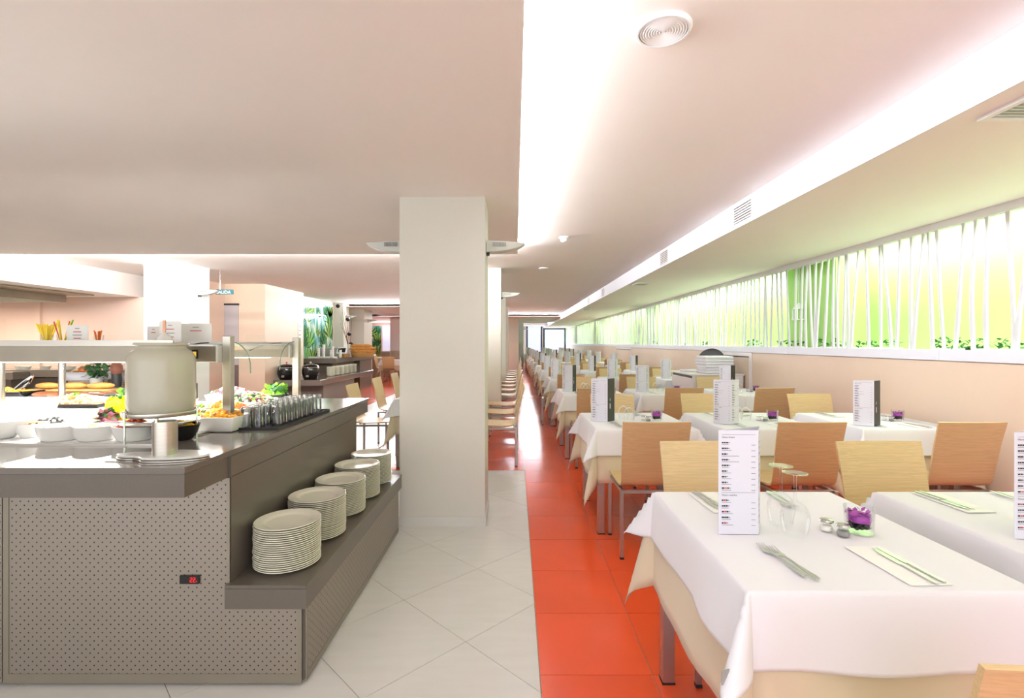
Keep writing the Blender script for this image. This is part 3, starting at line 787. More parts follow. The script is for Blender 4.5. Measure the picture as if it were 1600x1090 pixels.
# ---- lay the hall
COLX = [.945, 1.865, 2.86]
BLACK = {(1, 0): 1, (1, 2): 1, (2, 0): 1, (4, 2): 1, (5, 1): 1, (3, 1): 0}
r = random.Random(12)
for k in range(13):
    yc = 1.635 + 2.3 * k
    for c in range(3):
        if k == 0 and c == 2: continue
        x = COLX[c]
        if k == 12 and c != 1: pass
        where = 'of the %s table in the %s row' % (CN[c], ROW[k])
        on = 'on the %s table in the %s row' % (CN[c], ROW[k])
        t, u, cl = table(x, yc, 'in the ' + ROW[k] + ' row, ' + {'aisle': 'next to the aisle', 'middle': 'in the middle', 'wall': 'against the right wall'}[CN[c]], k + c)
        if k == 0 and c == 0:
            tg = MB(); tg.box(-.011, .011, -.0006, .0006, -.034, 0)
            tg.build('care_tag', M['grey'], cl, loc=(-HX - .098, -HY - .085, .615), rz=.3)['label'] = 'small grey woven care tag'
        dx = (0, -.04, -.02)[c]
        jx = r.uniform(-.02, .02) if k > 1 else 0
        # far-side chair faces the viewer, near-side chair shows its back
        chair(x + dx + jx - .01, yc + .725 + (0 if k < 1 else r.uniform(-.03, .03)), math.pi + (r.uniform(-.04, .04) if k > 0 else 0), 'oak plywood chair on the far side %s' % where, 'chairs on the far sides of the tables')
        if not (k == 0 and c > 0) and not (k == 3 and c == 2):
            chair(x + (-.065, -.02, -.02)[c] + (jx if k > 1 else 0) + (.0 if k else .045), yc - .785 + (0 if k < 2 else r.uniform(-.03, .03)), (r.uniform(-.04, .04) if k > 1 else 0), 'oak plywood chair on the near side %s' % where, 'chairs on the near sides of the tables')
        # menu
        bl = BLACK.get((k, c), r.choice((0, 1, 0)) if k > 1 else 0)
        mo = {(0, 0): (-.225, -.05, -.02), (0, 1): (-.23, -.09, -.03), (1, 0): (-.285, -.08, -.33), (1, 1): (-.29, -.20, -.52), (1, 2): (-.27, -.28, -.56)}
        ox, oy, rz = mo.get((k, c), (-.26 + r.uniform(-.05, .05), -.12 + r.uniform(-.1, .08), -math.atan2(x - .26, yc) - r.uniform(-.1, .25)))
        menu(x + ox, yc + oy, rz, bl, ('wine menu card with black side panel ' if bl else 'white wine menu card standing ') + on)
        if k < 9:
            gx_, gy_ = (-.045, -.055)
            if k == 0 and c == 1: gx_ += .1
            wglass(x + gx_, yc + gy_, 'nearer upturned wine glass ' + on); wglass(x + gx_ + .004 - .03 * (k > 0), yc + gy_ + .092, 'farther upturned wine glass ' + on)
        if k < 5:
            cg = CG if not cused[0] else copy_tree(CG); cused[0] = True
            cg.location = (x + .178, yc - .03, .7625); tag(cg, 'small tumbler of purple moss over black pebbles ' + on, 'decorative glass', 'moss tumblers')
            for q, (ax, ay) in enumerate(((.078, -.02), (.103, -.065))):
                s = SH[q] if not sused[q] else copy_tree(SH[q]); sused[q] = True
                s.location = (x + ax, yc + ay, .762); tag(s, ('salt' if q == 0 else 'pepper') + ' shaker with round steel lid ' + on, 'shaker', 'table shakers')
        if k < 4:
            cut(0, x - .172, yc - .265, .10, 'right-hand fork nearest the viewer ' + on); cut(0, x - .194, yc - .245, .10, 'left-hand fork nearest the viewer ' + on)
            cut(1, x + .125, yc - .275, .02, 'left-hand knife nearest the viewer ' + on); cut(1, x + .148, yc - .268, .06, 'right-hand knife nearest the viewer ' + on)
            o = inst(NP, 'paper_napkin', None, (x + .11, yc - .265, .7625), .04); tag(o, 'pale paper napkin under the near knives ' + on, 'napkin', 'paper napkins')
            cut(1, x - .205, yc + .28, math.pi + .1, 'left-hand knife on the far setting ' + on); cut(1, x - .183, yc + .285, math.pi + .1, 'right-hand knife on the far setting ' + on)
            o = inst(NP, 'paper_napkin', None, (x - .175, yc + .27, .7625), .05); tag(o, 'pale paper napkin under the far knives ' + on, 'napkin', 'paper napkins')
            cut(0, x + .085, yc + .29, math.pi - .1, 'left-hand fork on the far setting ' + on); cut(0, x + .107, yc + .285, math.pi - .1, 'right-hand fork on the far setting ' + on)
# chair turned side-on in the aisle
chair(.47, 8.42, -math.pi / 2, 'oak chair turned side-on at the aisle end of the fourth row', 'chairs by the aisle')
# ---- tables and chairs left of the aisle, behind the pillar
LT = [(-.96, 5.80, 'first'), (-.96, 6.72, 'second'), (-.96, 7.36 + .1, 'third')]
for i, (x, y, n) in enumerate(LT[:2]):
    table(x, y, 'left of the aisle, %s behind the nearest pillar' % n, i + 1, group='tables left of the aisle')
LS = [5.66, 6.6, 7.45] + [8.75 + .93 * k for k in range(9)]
for i, y in enumerate(LS):
    chair(.0 + .006 * i, y, math.pi / 2, 'oak chair facing left beside the aisle, %s from the nearest pillar' % ROW[i].replace('front', 'first').replace('last', 'farthest'), 'chairs in a line left of the aisle')
for i, y in enumerate((9.2, 10.15, 11.1, 13.0, 13.95)):
    table(-.98, y, 'left of the aisle, %s beyond the second pillar' % ROW[i].replace('front', 'first'), i, group='tables left of the aisle')
for i, (x, y) in enumerate(((-1.85, 5.86), (-1.86, 6.93), (-1.86, 7.95), (-1.86, 9.2), (-1.86, 10.2))):
    chair(x, y, -math.pi / 2, 'oak chair facing right, %s in the line left of the pillar' % ROW[i].replace('front', 'first'), 'chairs facing right behind the pillar')
# distant left dining area
FC = MB(); FC.lathe([(.34, 0), (.30, .3), (.24, .62), (.22, .9), (.2, 1.02), (0, 1.05)], 10, sy=.8)
for i, (x, y) in enumerate(((-5.7, 19.6), (-5.35, 20.6), (-5.2, 21.6), (-5.0, 23.2), (-4.9, 24.6))):
    t = empty('covered_chair', (x, y, 0), 'tall grey-beige covered chair in the far left dining area, %s in its line' % ROW[i].replace('front', 'first'), 'chair', 'covered chairs far left')
    MB().box(-.24, .24, -.22, .26, .0, .46).build('seat_skirt', M['fab'], t, bevel=.02)
    MB().box(-.22, .22, -.26, -.18, .05, 1.05, Matrix.Rotation(.08, 4, 'X')).build('backrest', M['fab'], t, bevel=.02)
for i, (x, y) in enumerate(((-4.4, 17.8), (-4.0, 19.5))):
    t, u, c = table(x, y, 'in the far left dining area, %s from the rear buffet' % ('nearer' if i == 0 else 'farther'), i, group='far left tables')
for i, (x, y) in enumerate(((-5.0, 17.9), (-4.4, 17.1))):
    chair(x, y, -math.pi / 2 if i == 0 else 0, 'pale chair in the far left dining area, %s' % ('beside the white table' if i == 0 else 'in front of the white table'), 'far left chairs')
cb = empty('side_cabinet', (-5.45, 18.4, 0), 'pale wooden side cabinet standing beyond the rear buffet', 'cabinet')
MB().box(-.45, .45, -.25, .25, .06, .80).build('body', M['woodcab'], cb, bevel=.004)
MB().box(-.47, .47, -.27, .27, .80, .84).build('top', M['white'], cb)
for s in (-1, 1): MB().box(min(0, s * .44) + .005, max(0, s * .44) - .005, -.265, -.25, .1, .77).build('door', M['woodcab'], cb)
# ---- service cabinet by the right wall
sc = empty('service_cabinet', (2.94, 7.60, 0), 'white laminate service cabinet with drawers against the right wall', 'cabinet')
MB().box(-.36, .38, -.45, .45, .05, .90).build('body', M['cabinet'], sc, bevel=.003)
MB().box(-.38, .39, -.47, .47, .90, .925).build('top', M['cabinet'], sc, bevel=.003)
MB().box(-.362, -.36, -.43, .43, .86, .895).build('dark_gap', M['blackm'], sc)
for z0, z1 in ((.62, .855), (.38, .61), (.08, .37)): MB().box(-.378, -.36, -.43, .43, z0, z1).build('drawer', M['cabinet'], sc, bevel=.003)
for i in range(6):
    o = MB().box(-.21, .21, -.2, .2, 0, .042).build('folded_tablecloth', M['linen'], None, bevel=.014, segs=2, smooth=True, loc=(2.98 + rnd.uniform(-.015, .015), 7.33, .9255 + i * .0425), rz=rnd.uniform(-.06, .06))
    tag(o, 'folded white tablecloth, %s in the pile on the service cabinet' % ['lowest', 'second from the bottom', 'third from the bottom', 'fourth from the bottom', 'fifth from the bottom', 'topmost'][i], 'linen', 'folded tablecloths')
o = MB().box(-.13, .13, -.12, .12, 0, .03).build('folded_napkins', M['linen'], None, bevel=.01, smooth=True, loc=(2.76, 7.72, .9255), rz=.3); tag(o, 'low folded pile of napkins beside the tablecloth pile', 'linen')
o = MB().lathe([(0, 0), (.17, 0), (.19, .012), (.185, .016), (.165, .006), (0, .006)], 30, sx=1.1).build('serving_tray', M['pebble'], None, smooth=40, loc=(3.12, 7.82, 1.10)); o.rotation_euler = (R(75), 0, R(-38))
tag(o, 'dark oval serving tray leaning behind the folded tablecloths', 'tray')
# ------------------------------------------------------------------ front buffet island
ZT = .942
bf = empty('buffet_island', (-2.6, 2.0, 0), 'grey buffet island with perforated steel front and plate ledge', 'buffet counter')
def B(x0, x1, y0, y1, z0, z1, name, mat, parent=bf, bevel=0, lab=None):
    p = parent.location if parent and parent.parent is None and parent.type == 'EMPTY' else Vector((0, 0, 0))
    o = MB().box(x0 - p.x, x1 - p.x, y0 - p.y, y1 - p.y, z0 - p.z, z1 - p.z).build(name, mat, parent, bevel=bevel)
    if lab: o['label'] = lab
    return o
BL = -4.2
# body with the notch for the ledge
B(BL, -1.152, 1.985, 3.55, .02, ZT - .022, 'body', M['fascia'])
B(-1.152, -.85, 1.985, 3.56, .02, .318, 'ledge_body', M['fascia'])
B(BL, -.86, 2.05, 3.5, 0, .02, 'plinth', M['blackm'])
# worktop: four slabs round the cold well
WX0, WX1, WY0, WY1 = -4.0, -1.50, 2.10, 3.62
for a in ((BL, -1.157, 1.72, WY0), (WX1, -1.157, WY0, WY1), (BL, -1.157, WY1, 3.87), (BL, WX0, WY0, WY1)):
    B(a[0], a[1], a[2], a[3], ZT - .022, ZT, 'worktop', M['quartz'])
# fascia under the worktop overhang
B(BL, -1.160, 1.724, 1.742, .836, ZT - .0235, 'fascia', M['fascia'])
B(-1.178, -1.160, 1.742, 1.985, .836, ZT - .0235, 'fascia', M['fascia'])
B(-1.178, -1.1605, 3.55, 3.866, .836, ZT - .0235, 'fascia', M['fascia'])
B(BL, -1.178, 1.742, 1.985, .84, ZT - .024, 'underboard', M['fascia'])
# side skin of the upper body
B(-1.152, -1.147, 1.985, 3.55, .415, .836, 'side_panel', M['fascia']); B(-1.160, -1.1475, 1.986, 3.55, .838, ZT - .0235, 'side_band', M['fascia'])
# ledge
B(-1.157, -.830, 1.955, 3.60, .400, .415, 'ledge_top', M['fascia'], bevel=.001)
B(-1.157, -.832, 1.957, 1.975, .319, .3985, 'ledge_fascia', M['fascia'])
B(-.85, -.832, 1.975, 3.60, .319, .3985, 'ledge_fascia', M['fascia'])
# perforated sheets
def sheet(pts, y, name, mat, axis):
    m = MB()
    if axis == 'xz': V = [(x, y, z) for x, z in pts] + [(x, y + .004, z) for x, z in pts]
    else: V = [(y, x, z) for x, z in pts] + [(y - .004, x, z) for x, z in pts]
    n = len(pts); V = [(a - bf.location.x, b - bf.location.y, c) for a, b, c in V]
    m.add(V, [list(range(n)), list(range(n, 2 * n))[::-1]] + [(i, (i + 1) % n, n + (i + 1) % n, n + i) for i in range(n)])
    return m.build(name, mat, bf)
fp = [(-2.058, .012), (-.858, .012), (-.858, .317), (-1.160, .317), (-1.160, .836), (-2.058, .836)]
sheet(fp, 1.976, 'perforated_panel', M['perf_xz'], 'xz')
sheet([(-3.3, .012), (-2.064, .012), (-2.064, .836), (-3.3, .836)], 1.976, 'perforated_panel', M['perf_xz'], 'xz')
sheet([(1.990, .012), (3.56, .012), (3.56, .317), (1.990, .317)], -.846, 'perforated_panel', M['perf_yz'], 'yz')
# plain folded margins
for a in ((-2.058, -.858, .012, .05), ):
    B(a[0], a[1], 1.974, 1.976, a[2], a[3], 'edge_strip', M['steeld'])
B(-1.160, -1.147, 1.974, 1.976, .317, .836, 'edge_strip', M['steeld']); B(-.875, -.858, 1.974, 1.976, .05, .317, 'edge_strip', M['steeld'])
B(-2.058, -2.035, 1.974, 1.976, .05, .836, 'edge_strip', M['steeld'])
B(-.846, -.844, 1.990, 3.56, .012, .04, 'edge_strip', M['steeld']); B(-.846, -.844, 1.990, 2.01, .04, .317, 'edge_strip', M['steeld'])
# thermostat display
th = B(-1.345, -1.267, 1.968, 1.975, .413, .447, 'thermostat', M['black'], bevel=.001, lab='black thermostat with red digits')
def seg7(p, dig, x, z, w_, h, t):
    S = {'2': 'abged', '1': 'bc'}[dig]; m = MB()
    g = {'a': (0, w_, h - t, h), 'd': (0, w_, 0, t), 'g': (0, w_, h / 2 - t / 2, h / 2 + t / 2), 'b': (w_ - t, w_, h / 2, h), 'c': (w_ - t, w_, 0, h / 2), 'e': (0, t, 0, h / 2), 'f': (0, t, h / 2, h)}
    for c in S: a = g[c]; m.box(x + a[0], x + a[1], 1.9672 - 2.0, 1.9678 - 2.0, z + a[2], z + a[3])
    m.build('red_digit', M['led'], p)
for i, c in enumerate('22'): seg7(th, c, -1.302 + 2.6 + i * .0125, .421, .0085, .0185, .0019)
MB().box(-1.277 + 2.6, -1.274 + 2.6, -.0328, -.0322, .423, .426).build('red_point', M['led'], th)
# cold well
well = MB(); p = bf.location
def wb(*a): well.box(a[0] - p.x, a[1] - p.x, a[2] - p.y, a[3] - p.y, a[4], a[5])
wb(WX0, WX1, WY0, WY1, .915, .945)
well.build('cold_tray', M['white'], bf, bevel=.001)['label'] = 'white-lit cold tray'
rim = MB()
for a in ((WX0, WX1, WY0 - .012, WY0 + .004), (WX0, WX1, WY1 - .004, WY1 + .012), (WX1 - .004, WX1 + .012, WY0 - .012, WY1 + .012)): rim.box(a[0] - p.x, a[1] - p.x, a[2] - p.y, a[3] - p.y, .94, .951)
rim.build('tray_rim', M['steel'], bf)
ZW = .9455
# ------------------------------------------------------------------ gantry
gt = empty('food_gantry', (-1.43, 2.43, ZT), 'stainless steel food gantry with square posts and clear sneeze guards over the buffet', 'gantry')
def G(x0, x1, y0, y1, z0, z1, name, mat, bevel=0):
    q = gt.location
    return MB().box(x0 - q.x, x1 - q.x, y0 - q.y, y1 - q.y, z0 - q.z, z1 - q.z).build(name, mat, gt, bevel=bevel)
for y in (2.455, 3.22):
    o = G(-1.452, -1.412, y - .02, y + .02, ZT, 1.412, 'post', M['steel'], .002)
    G(-1.475, -1.39, y - .04, y + .04, ZT, ZT + .006, 'base_plate', M['steel'])
for x, y in ((-2.95, 3.2), (-2.22, 2.46)):
    q = gt.location
    if x < -2.5: MB().lathe([(.019, 0), (.019, 1.283 - ZT)], 18, (x - q.x, y - q.y, .003)).build('round_post', M['chrome'], gt, smooth=40)
MB().lathe([(.019, 0), (.019, 1.283 - ZT)], 18, (-2.62 - gt.location.x, 2.50 - gt.location.y, .003)).build('round_post', M['chrome'], gt, smooth=40)
for y in (2.43, 3.20):
    G(-4.1, -1.462, y - .03, y + .03, 1.285, 1.362, 'lamp_box', M['steeld'], .002)
    G(-1.462, -1.452, y - .033, y + .033, 1.282, 1.365, 'end_cap', M['lamp'], .002)
    G(-3.9, -1.6, y - .02, y + .02, 1.2815, 1.285, 'lamp_diffuser', M['tubelight'])
G(-4.1, -1.47, 2.39, 3.24, 1.363, 1.371, 'top_shelf', M['white'])
G(-4.1, -1.66, 2.384, 2.39, 1.363, 1.392, 'front_lip', M['steel']); G(-4.1, -1.47, 3.24, 3.246, 1.363, 1.385, 'rear_lip', M['steel'])
sw = G(-1.578, -1.548, 2.396, 2.40, 1.302, 1.345, 'switch', M['blackm'], .001)
q = gt.location; MB().box(-1.571 - q.x, -1.555 - q.x, 2.392 - q.y, 2.396 - q.y, 1.312 - q.z, 1.336 - q.z).build('rocker', M['switch'], sw)
# curved guards, extruded along the counter
def guard(y0, sy, x0, x1):
    m = MB(); pts = []
    for i in range(9):
        a = math.pi / 2 * i / 8; pts.append((y0 + sy * .19 * math.sin(a), 1.385 - .14 * (1 - math.cos(a)) - (.03 if i == 8 else 0)))
    n = len(pts); V = []
    for (y, z) in pts: V += [(x0 - q.x, y - q.y, z - q.z), (x1 - q.x, y - q.y, z - q.z)]
    for (y, z) in pts: V += [(x0 - q.x, y - q.y, z - q.z - .005), (x1 - q.x, y - q.y, z - q.z - .005)]
    F = [(2 * i, 2 * i + 1, 2 * i + 3, 2 * i + 2) for i in range(n - 1)] + [(2 * n + 2 * i, 2 * n + 2 * i + 2, 2 * n + 2 * i + 3, 2 * n + 2 * i + 1) for i in range(n - 1)]
    F += [(2 * i + 1, 2 * n + 2 * i + 1, 2 * n + 2 * i + 3, 2 * i + 3) for i in range(n - 1)]
    m.add(V, F).build('sneeze_guard', M['acrylic'], gt, smooth=60)
    MB().tube([(x1 - q.x + .003, y - q.y, z - q.z) for y, z in pts], .0028, 6).build('guard_edge', M['edge'], gt)
guard(2.46, 1, -4.0, -1.43); guard(3.17, -1, -4.0, -1.43)
for y, s in ((2.45, 1), (3.21, -1)):
    G(-1.52, -1.452, y - .012, y + .012, 1.372, 1.386, 'guard_clamp', M['lamp'], .002)
    MB().tube([(-1.51 - q.x - t * .12, y - q.y - s * .0 - t * .04, 1.38 - q.z - .02 * t * t) for t in (0, .4, .8, 1.2, 1.6)], .003, 6).build('cable', M['blackm'], gt)
# ------------------------------------------------------------------ plates
pm = MB(); pf = [(0, .003), (.075, .003), (.08, .0), (.086, .002), (.1, .011), (.134, .0155), (.1365, .0175), (.134, .0195), (.131, .0185), (.106, .0155), (.101, .0142), (.09, .0082), (.084, .0068), (0, .0065)]
PL = pm.lathe(pf, 40, cap=False).mesh('dinner_plate', M['china'], smooth=True)
NUM = ['topmost', 'second', 'third', 'fourth', 'fifth', 'sixth', 'seventh', 'eighth', 'ninth', 'tenth', 'eleventh', 'twelfth', 'thirteenth', 'fourteenth', 'fifteenth', 'sixteenth', 'seventeenth', 'eighteenth', 'nineteenth', 'twentieth', 'twenty-first', 'twenty-second']
SN = ['nearest', 'second', 'middle', 'fourth', 'farthest']
for s, (y, n) in enumerate(((2.15, 21), (2.475, 22), (2.80, 21), (3.10, 22), (3.405, 22))):
    for i in range(n):
        o = inst(PL, 'dinner_plate', None, (-.995 + rnd.uniform(-.0015, .0015), y + rnd.uniform(-.0015, .0015), .4152 + i * .0088), rnd.uniform(0, 6))
        tag(o, ('topmost cream dinner plate of the %s stack on the ledge' if i == n - 1 else NUM[n - 1 - i] + ' cream dinner plate from the top of the %s stack on the ledge') % SN[s], 'plate', '%s stack of dinner plates' % SN[s])
# ------------------------------------------------------------------ tumblers on a tray
tr = empty('glass_tray', (-1.295, 2.80, ZT), 'black rectangular tray holding upturned tumblers on the worktop', 'tray')
MB().box(-.105, .105, -.345, .345, .0005, .006).build('tray_base', M['blackm'], tr, bevel=.001)
g = MB()
g.box(-.108, -.105, -.348, .348, .0005, .013); g.box(.105, .108, -.348, .348, .0005, .013); g.box(-.105, .105, -.348, -.345, .0005, .013); g.box(-.105, .105, .345, .348, .0005, .013)
g.build('tray_lip', M['blackm'], tr)
tm = MB().lathe([(.0285, 0), (.0272, .03), (.0265, .10), (.024, .108), (0, .108), (0, .1), (.0235, .098), (.0252, .03), (.0265, 0)], 22, cap=False).mesh('tumbler', M['tglass'], smooth=True)
for i in range(10):
    for j in range(3):
        if i == 0 and j == 2: continue
        if i > 8 and j == 0: continue
        o = inst(tm, 'tumbler', None, (-1.365 + j * .062, 2.50 + i * .064, ZT + .0065))
        tag(o, 'clear upturned tumbler, %s from the front in the %s column of the black tray' % (ROW[i].replace('front', 'first'), ('left', 'centre', 'right')[j]), 'glass', 'tumblers on the tray')
# ------------------------------------------------------------------ spoon rest
sr = empty('spoon_rest', (-1.36, 1.86, ZT), 'marble-topped spoon rest slab with a brushed steel cylinder', 'utensil rest')
def outline(k):
    pts = []
    for i in range(40):
        a = 2 * math.pi * i / 40; x = math.cos(a); y = math.sin(a)
        if x > -.35: pts.append((.045 + .155 * x * k, .075 * y * k))
        else:
            t = (-.35 - x) / .65
            wv = .070 * abs(math.sin(math.acos(-.35))) 
            pts.append((.045 - .155 * .35 * k - t * .14 * k, (1 if y >= 0 else -1) * (.070 * (1 - t) ** .5 * k * (.75 + .12 * math.cos(t * 9))) if t < .99 else 0))
    return pts
MB().prism(outline(1), .0005, .007).build('steel_base', M['steel'], sr, bevel=.001)
MB().prism(outline(.985), .009, .018).build('marble_top', pbr('white_marble', (205, 204, 200), .2, var=.08, scale=9), sr, bevel=.002)
MB().lathe([(.04, .007), (.04, .0091)], 20, (.05, 0, 0)).build('spacer', M['steel'], sr)
cyl = MB().lathe([(.041, .018), (.041, .142), (.036, .142), (.036, .05), (0, .05)], 36, (.035, 0, 0), cap=False).build('cylinder', M['steel'], sr, smooth=40)
MB().lathe([(.006, .14), (.006, .155), (.004, .157), (0, .157)], 12, (.028, -.035, 0)).build('pin', M['chrome'], sr, smooth=40)
text('COCINA', .02, M['greyink'], sr, (-.10, -.022, .0186), (0, 0, 8)) if 0 else None
# ------------------------------------------------------------------ crock
jr = empty('stoneware_crock', (-1.60, 2.225, 1.062), 'large cream stoneware crock with a rolled rim on a wire stand', 'crock')
MB().lathe([(0, 0), (.122, 0), (.1285, .012), (.131, .06), (.131, .235), (.128, .256), (.116, .277), (.1, .288), (.094, .296), (.0945, .302), (.104, .305), (.1055, .311), (.102, .317), (.092, .317), (.088, .29), (.11, .25), (.11, .03), (0, .02)], 56, cap=False).build('vessel', M['jar'], jr, smooth=60)
st = empty('crock_stand', (-1.60, 2.225, ZW), 'steel ring stand carrying the cream crock', 'stand')
zz = 1.062 - ZW
def ring(r, z, t=.004, n=36): return [(r * math.cos(2 * math.pi * i / n), r * math.sin(2 * math.pi * i / n), z) for i in range(n + 1)]
MB().lathe([(.10, zz - .006), (.145, zz - .006), (.148, zz + .004), (.147, zz + .012), (.144, zz + .012), (.143, zz - .001), (.10, zz - .001)], 40, cap=False).build('ring_band', M['steel'], st, smooth=40)
MB().lathe([(0, zz - .045), (.15, zz - .040), (.152, zz - .036), (.15, zz - .034), (0, zz - .038)], 40, cap=False).build('drip_plate', M['steel'], st, smooth=40)
for a in (-112, 4, 130):
    x, y = .152 * math.cos(R(a)), .152 * math.sin(R(a))
    MB().tube([(x, y, .002), (x, y, zz + .02), (x * .97, y * .97, zz + .032), (x * .93, y * .93, zz + .018)], .0045, 8).build('leg', M['chrome'], st, smooth=50)
# ------------------------------------------------------------------ food
def bowl(name, x, y, rx, ry, h, mat, lab, taper=.78, z=ZW, cat='bowl', group=None, n=32):
    e = empty(name, (x, y, z), lab, cat, group)
    t = .006; k = .86
    pr = [(0, 0), (taper * .9, 0), (taper, .1 * h), ((taper + 1) / 2 + .03, .5 * h), (1, h), (1 - t / rx, h), ((taper + 1) / 2 - .02, .5 * h), (taper * .9, .12 * h), (0, .1 * h)]
    MB().lathe(pr, n, sx=rx, sy=ry, cap=False).build('dish', mat, e, smooth=60)
    return e
def dish(name, x, y, hx, hy, h, mat, lab, z=ZW, taper=.86, cat='dish', rz=0):
    e = empty(name, (x, y, z), lab, cat, rz=rz); t = .006
    def rr(k, zz): return [(sx * hx * k, sy * hy * k, zz) for sx, sy in ((-1, -1), (1, -1), (1, 1), (-1, 1))]
    V = rr(taper, 0) + rr(1, h) + rr(1 - t / hx, h) + rr(taper - .04, .08 * h); F = [(0, 3, 2, 1)]
    for a in (0, 4, 8):
        for i in range(4): F.append((a + i, a + (i + 1) % 4, a + 4 + (i + 1) % 4, a + 4 + i))
    F.append((12, 13, 14, 15))
    MB().add(V, F).build('dish', mat, e, bevel=.006, segs=2, smooth=50)
    return e
def heap(name, x, y, z, rx, ry, h, mats, n, size, lab, cat='food', seed=0, shape='bit', base=None):
    r = random.Random(seed + 77); m = MB()
    ms = [M[k] for k in mats]
    m.k = 0
    m.lathe([(.98, -.004), (.9, .25 * h), (.6, .6 * h), (.25, .8 * h), (0, .82 * h)], 16, sx=rx, sy=ry)
    for i in range(n):
        a = r.uniform(0, 6.283); q = math.sqrt(r.random()) * .95; px, py = rx * q * math.cos(a), ry * q * math.sin(a); pz = h * (1 - q * q) * .85 + .003
        m.k = r.randrange(len(mats)); s = size * r.uniform(.6, 1.2)
        if shape == 'leaf': leaf(m, Vector((px, py, pz)), r.uniform(0, 6.28), s, r.uniform(-1.2, .2))
        else:
            Mx = Matrix.Translation((px, py, pz)) @ Matrix.Rotation(r.uniform(0, 6), 4, 'Z') @ Matrix.Rotation(r.uniform(-1, 1), 4, 'X')
            l = (2.2 if shape == 'stick' else 1.0)
            m.lathe([(0, -.5 * s), (.5 * s, -.2 * s), (.45 * s, .25 * s), (0, .5 * s)], 6, sy=l, M=Mx)
    o = m.build(name, ms, None, fix=False, loc=(x, y, z)); tag(o, lab, cat, kind='stuff'); return o
# front row of bowls
def X(px, D): return (px - 805) * D / 768
D = 2.20
for i, (px, lab) in enumerate(((94, 'leftmost oval white bowl of the front row, filled with white cream dip'), (151, 'middle oval white bowl of the front row, filled with pale cheese'), (211, 'white oval bowl with grated carrot beside the black bowl'))):
    bowl('oval_bowl', X(px, D), D, .088, .078, .066, M['chinaw'], lab, .8, group='front bowls')
    heap(('cream_dip', 'cottage_cheese', 'grated_carrot')[i], X(px, D), D, ZW + .045, .078, .068, .025 if i < 2 else .05, (('whitef',), ('whitef', 'creamf'), ('orangev', 'redv'))[i], (30, 60, 150)[i], .014, ('white dip in the leftmost oval bowl', 'pale cheese in the middle oval bowl', 'grated orange carrot heaped in the third oval bowl')[i], seed=i)
bowl('black_bowl', X(274, D), D + .01, .095, .08, .068, M['black'], 'glossy black bowl of sweetcorn in front of the crock', .72)
heap('sweetcorn', X(274, D), D + .01, ZW + .045, .082, .068, .04, ('yellow', 'golden'), 240, .011, 'yellow sweetcorn heaped in the black bowl', seed=5)
sp = empty('serving_spoon', (X(215, 2.15), 2.15, ZW + .078), 'long steel serving spoon lying across the carrot and corn bowls', 'spoon')
MB().tube([(-.16, .02, 0.006), (0, 0, .004), (.17, -.01, 0.0)], .0035, 8).build('handle', M['cutlery'], sp); MB().lathe([(0, -.006), (.02, -.002), (.025, .004)], 16, (.19, -.01, 0), sx=1.3, cap=False).build('spoon_bowl', M['cutlery'], sp, smooth=True)
bowl('flared_bowl', X(47, 2.26), 2.26, .075, .06, .065, M['chinaw'], 'small flared white bowl with seeds left of the oval bowls', .5)
heap('mixed_seeds', X(47, 2.26), 2.26, ZW + .045, .06, .045, .02, ('creamf', 'brownf', 'purplev'), 90, .009, 'mixed seeds and olives in the small flared bowl', seed=6)
bowl('wide_bowl', X(-22, 2.22), 2.24, .19, .13, .085, M['chinaw'], 'wide white bowl cut by the left edge of the picture', .55)
dish('deep_dish', X(-15, 2.62), 2.62, .25, .14, .13, M['chinaw'], 'deep white rectangular dish at the left edge')
heap('white_sauce', X(-15, 2.62), 2.62, ZW + .10, .22, .11, .03, ('whitef',), 60, .02, 'white salad filling the deep rectangular dish', seed=7)
dish('black_container', X(8, 3.38), 3.40, .20, .12, .085, M['black'], 'black rectangular container with tongs at far left', z=ZW + .02)
heap('breadsticks', X(5, 3.4), 3.40, ZW + .085, .15, .09, .02, ('golden', 'bread'), 40, .03, 'golden pieces in the black container', seed=8, shape='stick')
tg = empty('serving_tongs', (X(30, 3.3), 3.33, ZW + .12), 'steel serving tongs propped on the black container', 'tongs')
MB().tube([(-.06, 0, 0), (.0, 0, .05), (.06, 0, .09)], .008, 8).build('arm', M['chrome'], tg); MB().tube([(-.05, .03, 0), (.01, .03, .04), (.06, .0, .09)], .008, 8).build('arm', M['chrome'], tg)
def platter(x, y, rx, ry, lab, mat='chinaw', z=ZW, name='oval_platter'):
    e = empty(name, (x, y, z), lab, 'platter')
    MB().lathe([(0, 0), (.75, 0), (1, .016), (.97, .018), (.74, .006), (0, .006)], 32, sx=rx, sy=ry, cap=False).build('plate', M[mat], e, smooth=50)
    return e
platter(X(74, 2.58), 2.58, .11, .09, 'round white platter of black olives behind the front bowls'); heap('black_olives', X(74, 2.58), 2.58, ZW + .01, .085, .07, .03, ('pebble', 'whitef', 'pebble'), 80, .016, 'black olives on the round white platter', seed=9)
platter(X(128, 2.66), 2.66, .10, .085, 'oval white platter of pale chickpeas beside the olives'); heap('chickpeas', X(128, 2.66), 2.66, ZW + .01, .085, .07, .035, ('creamf',), 140, .012, 'pale chickpeas on the oval platter', seed=10)
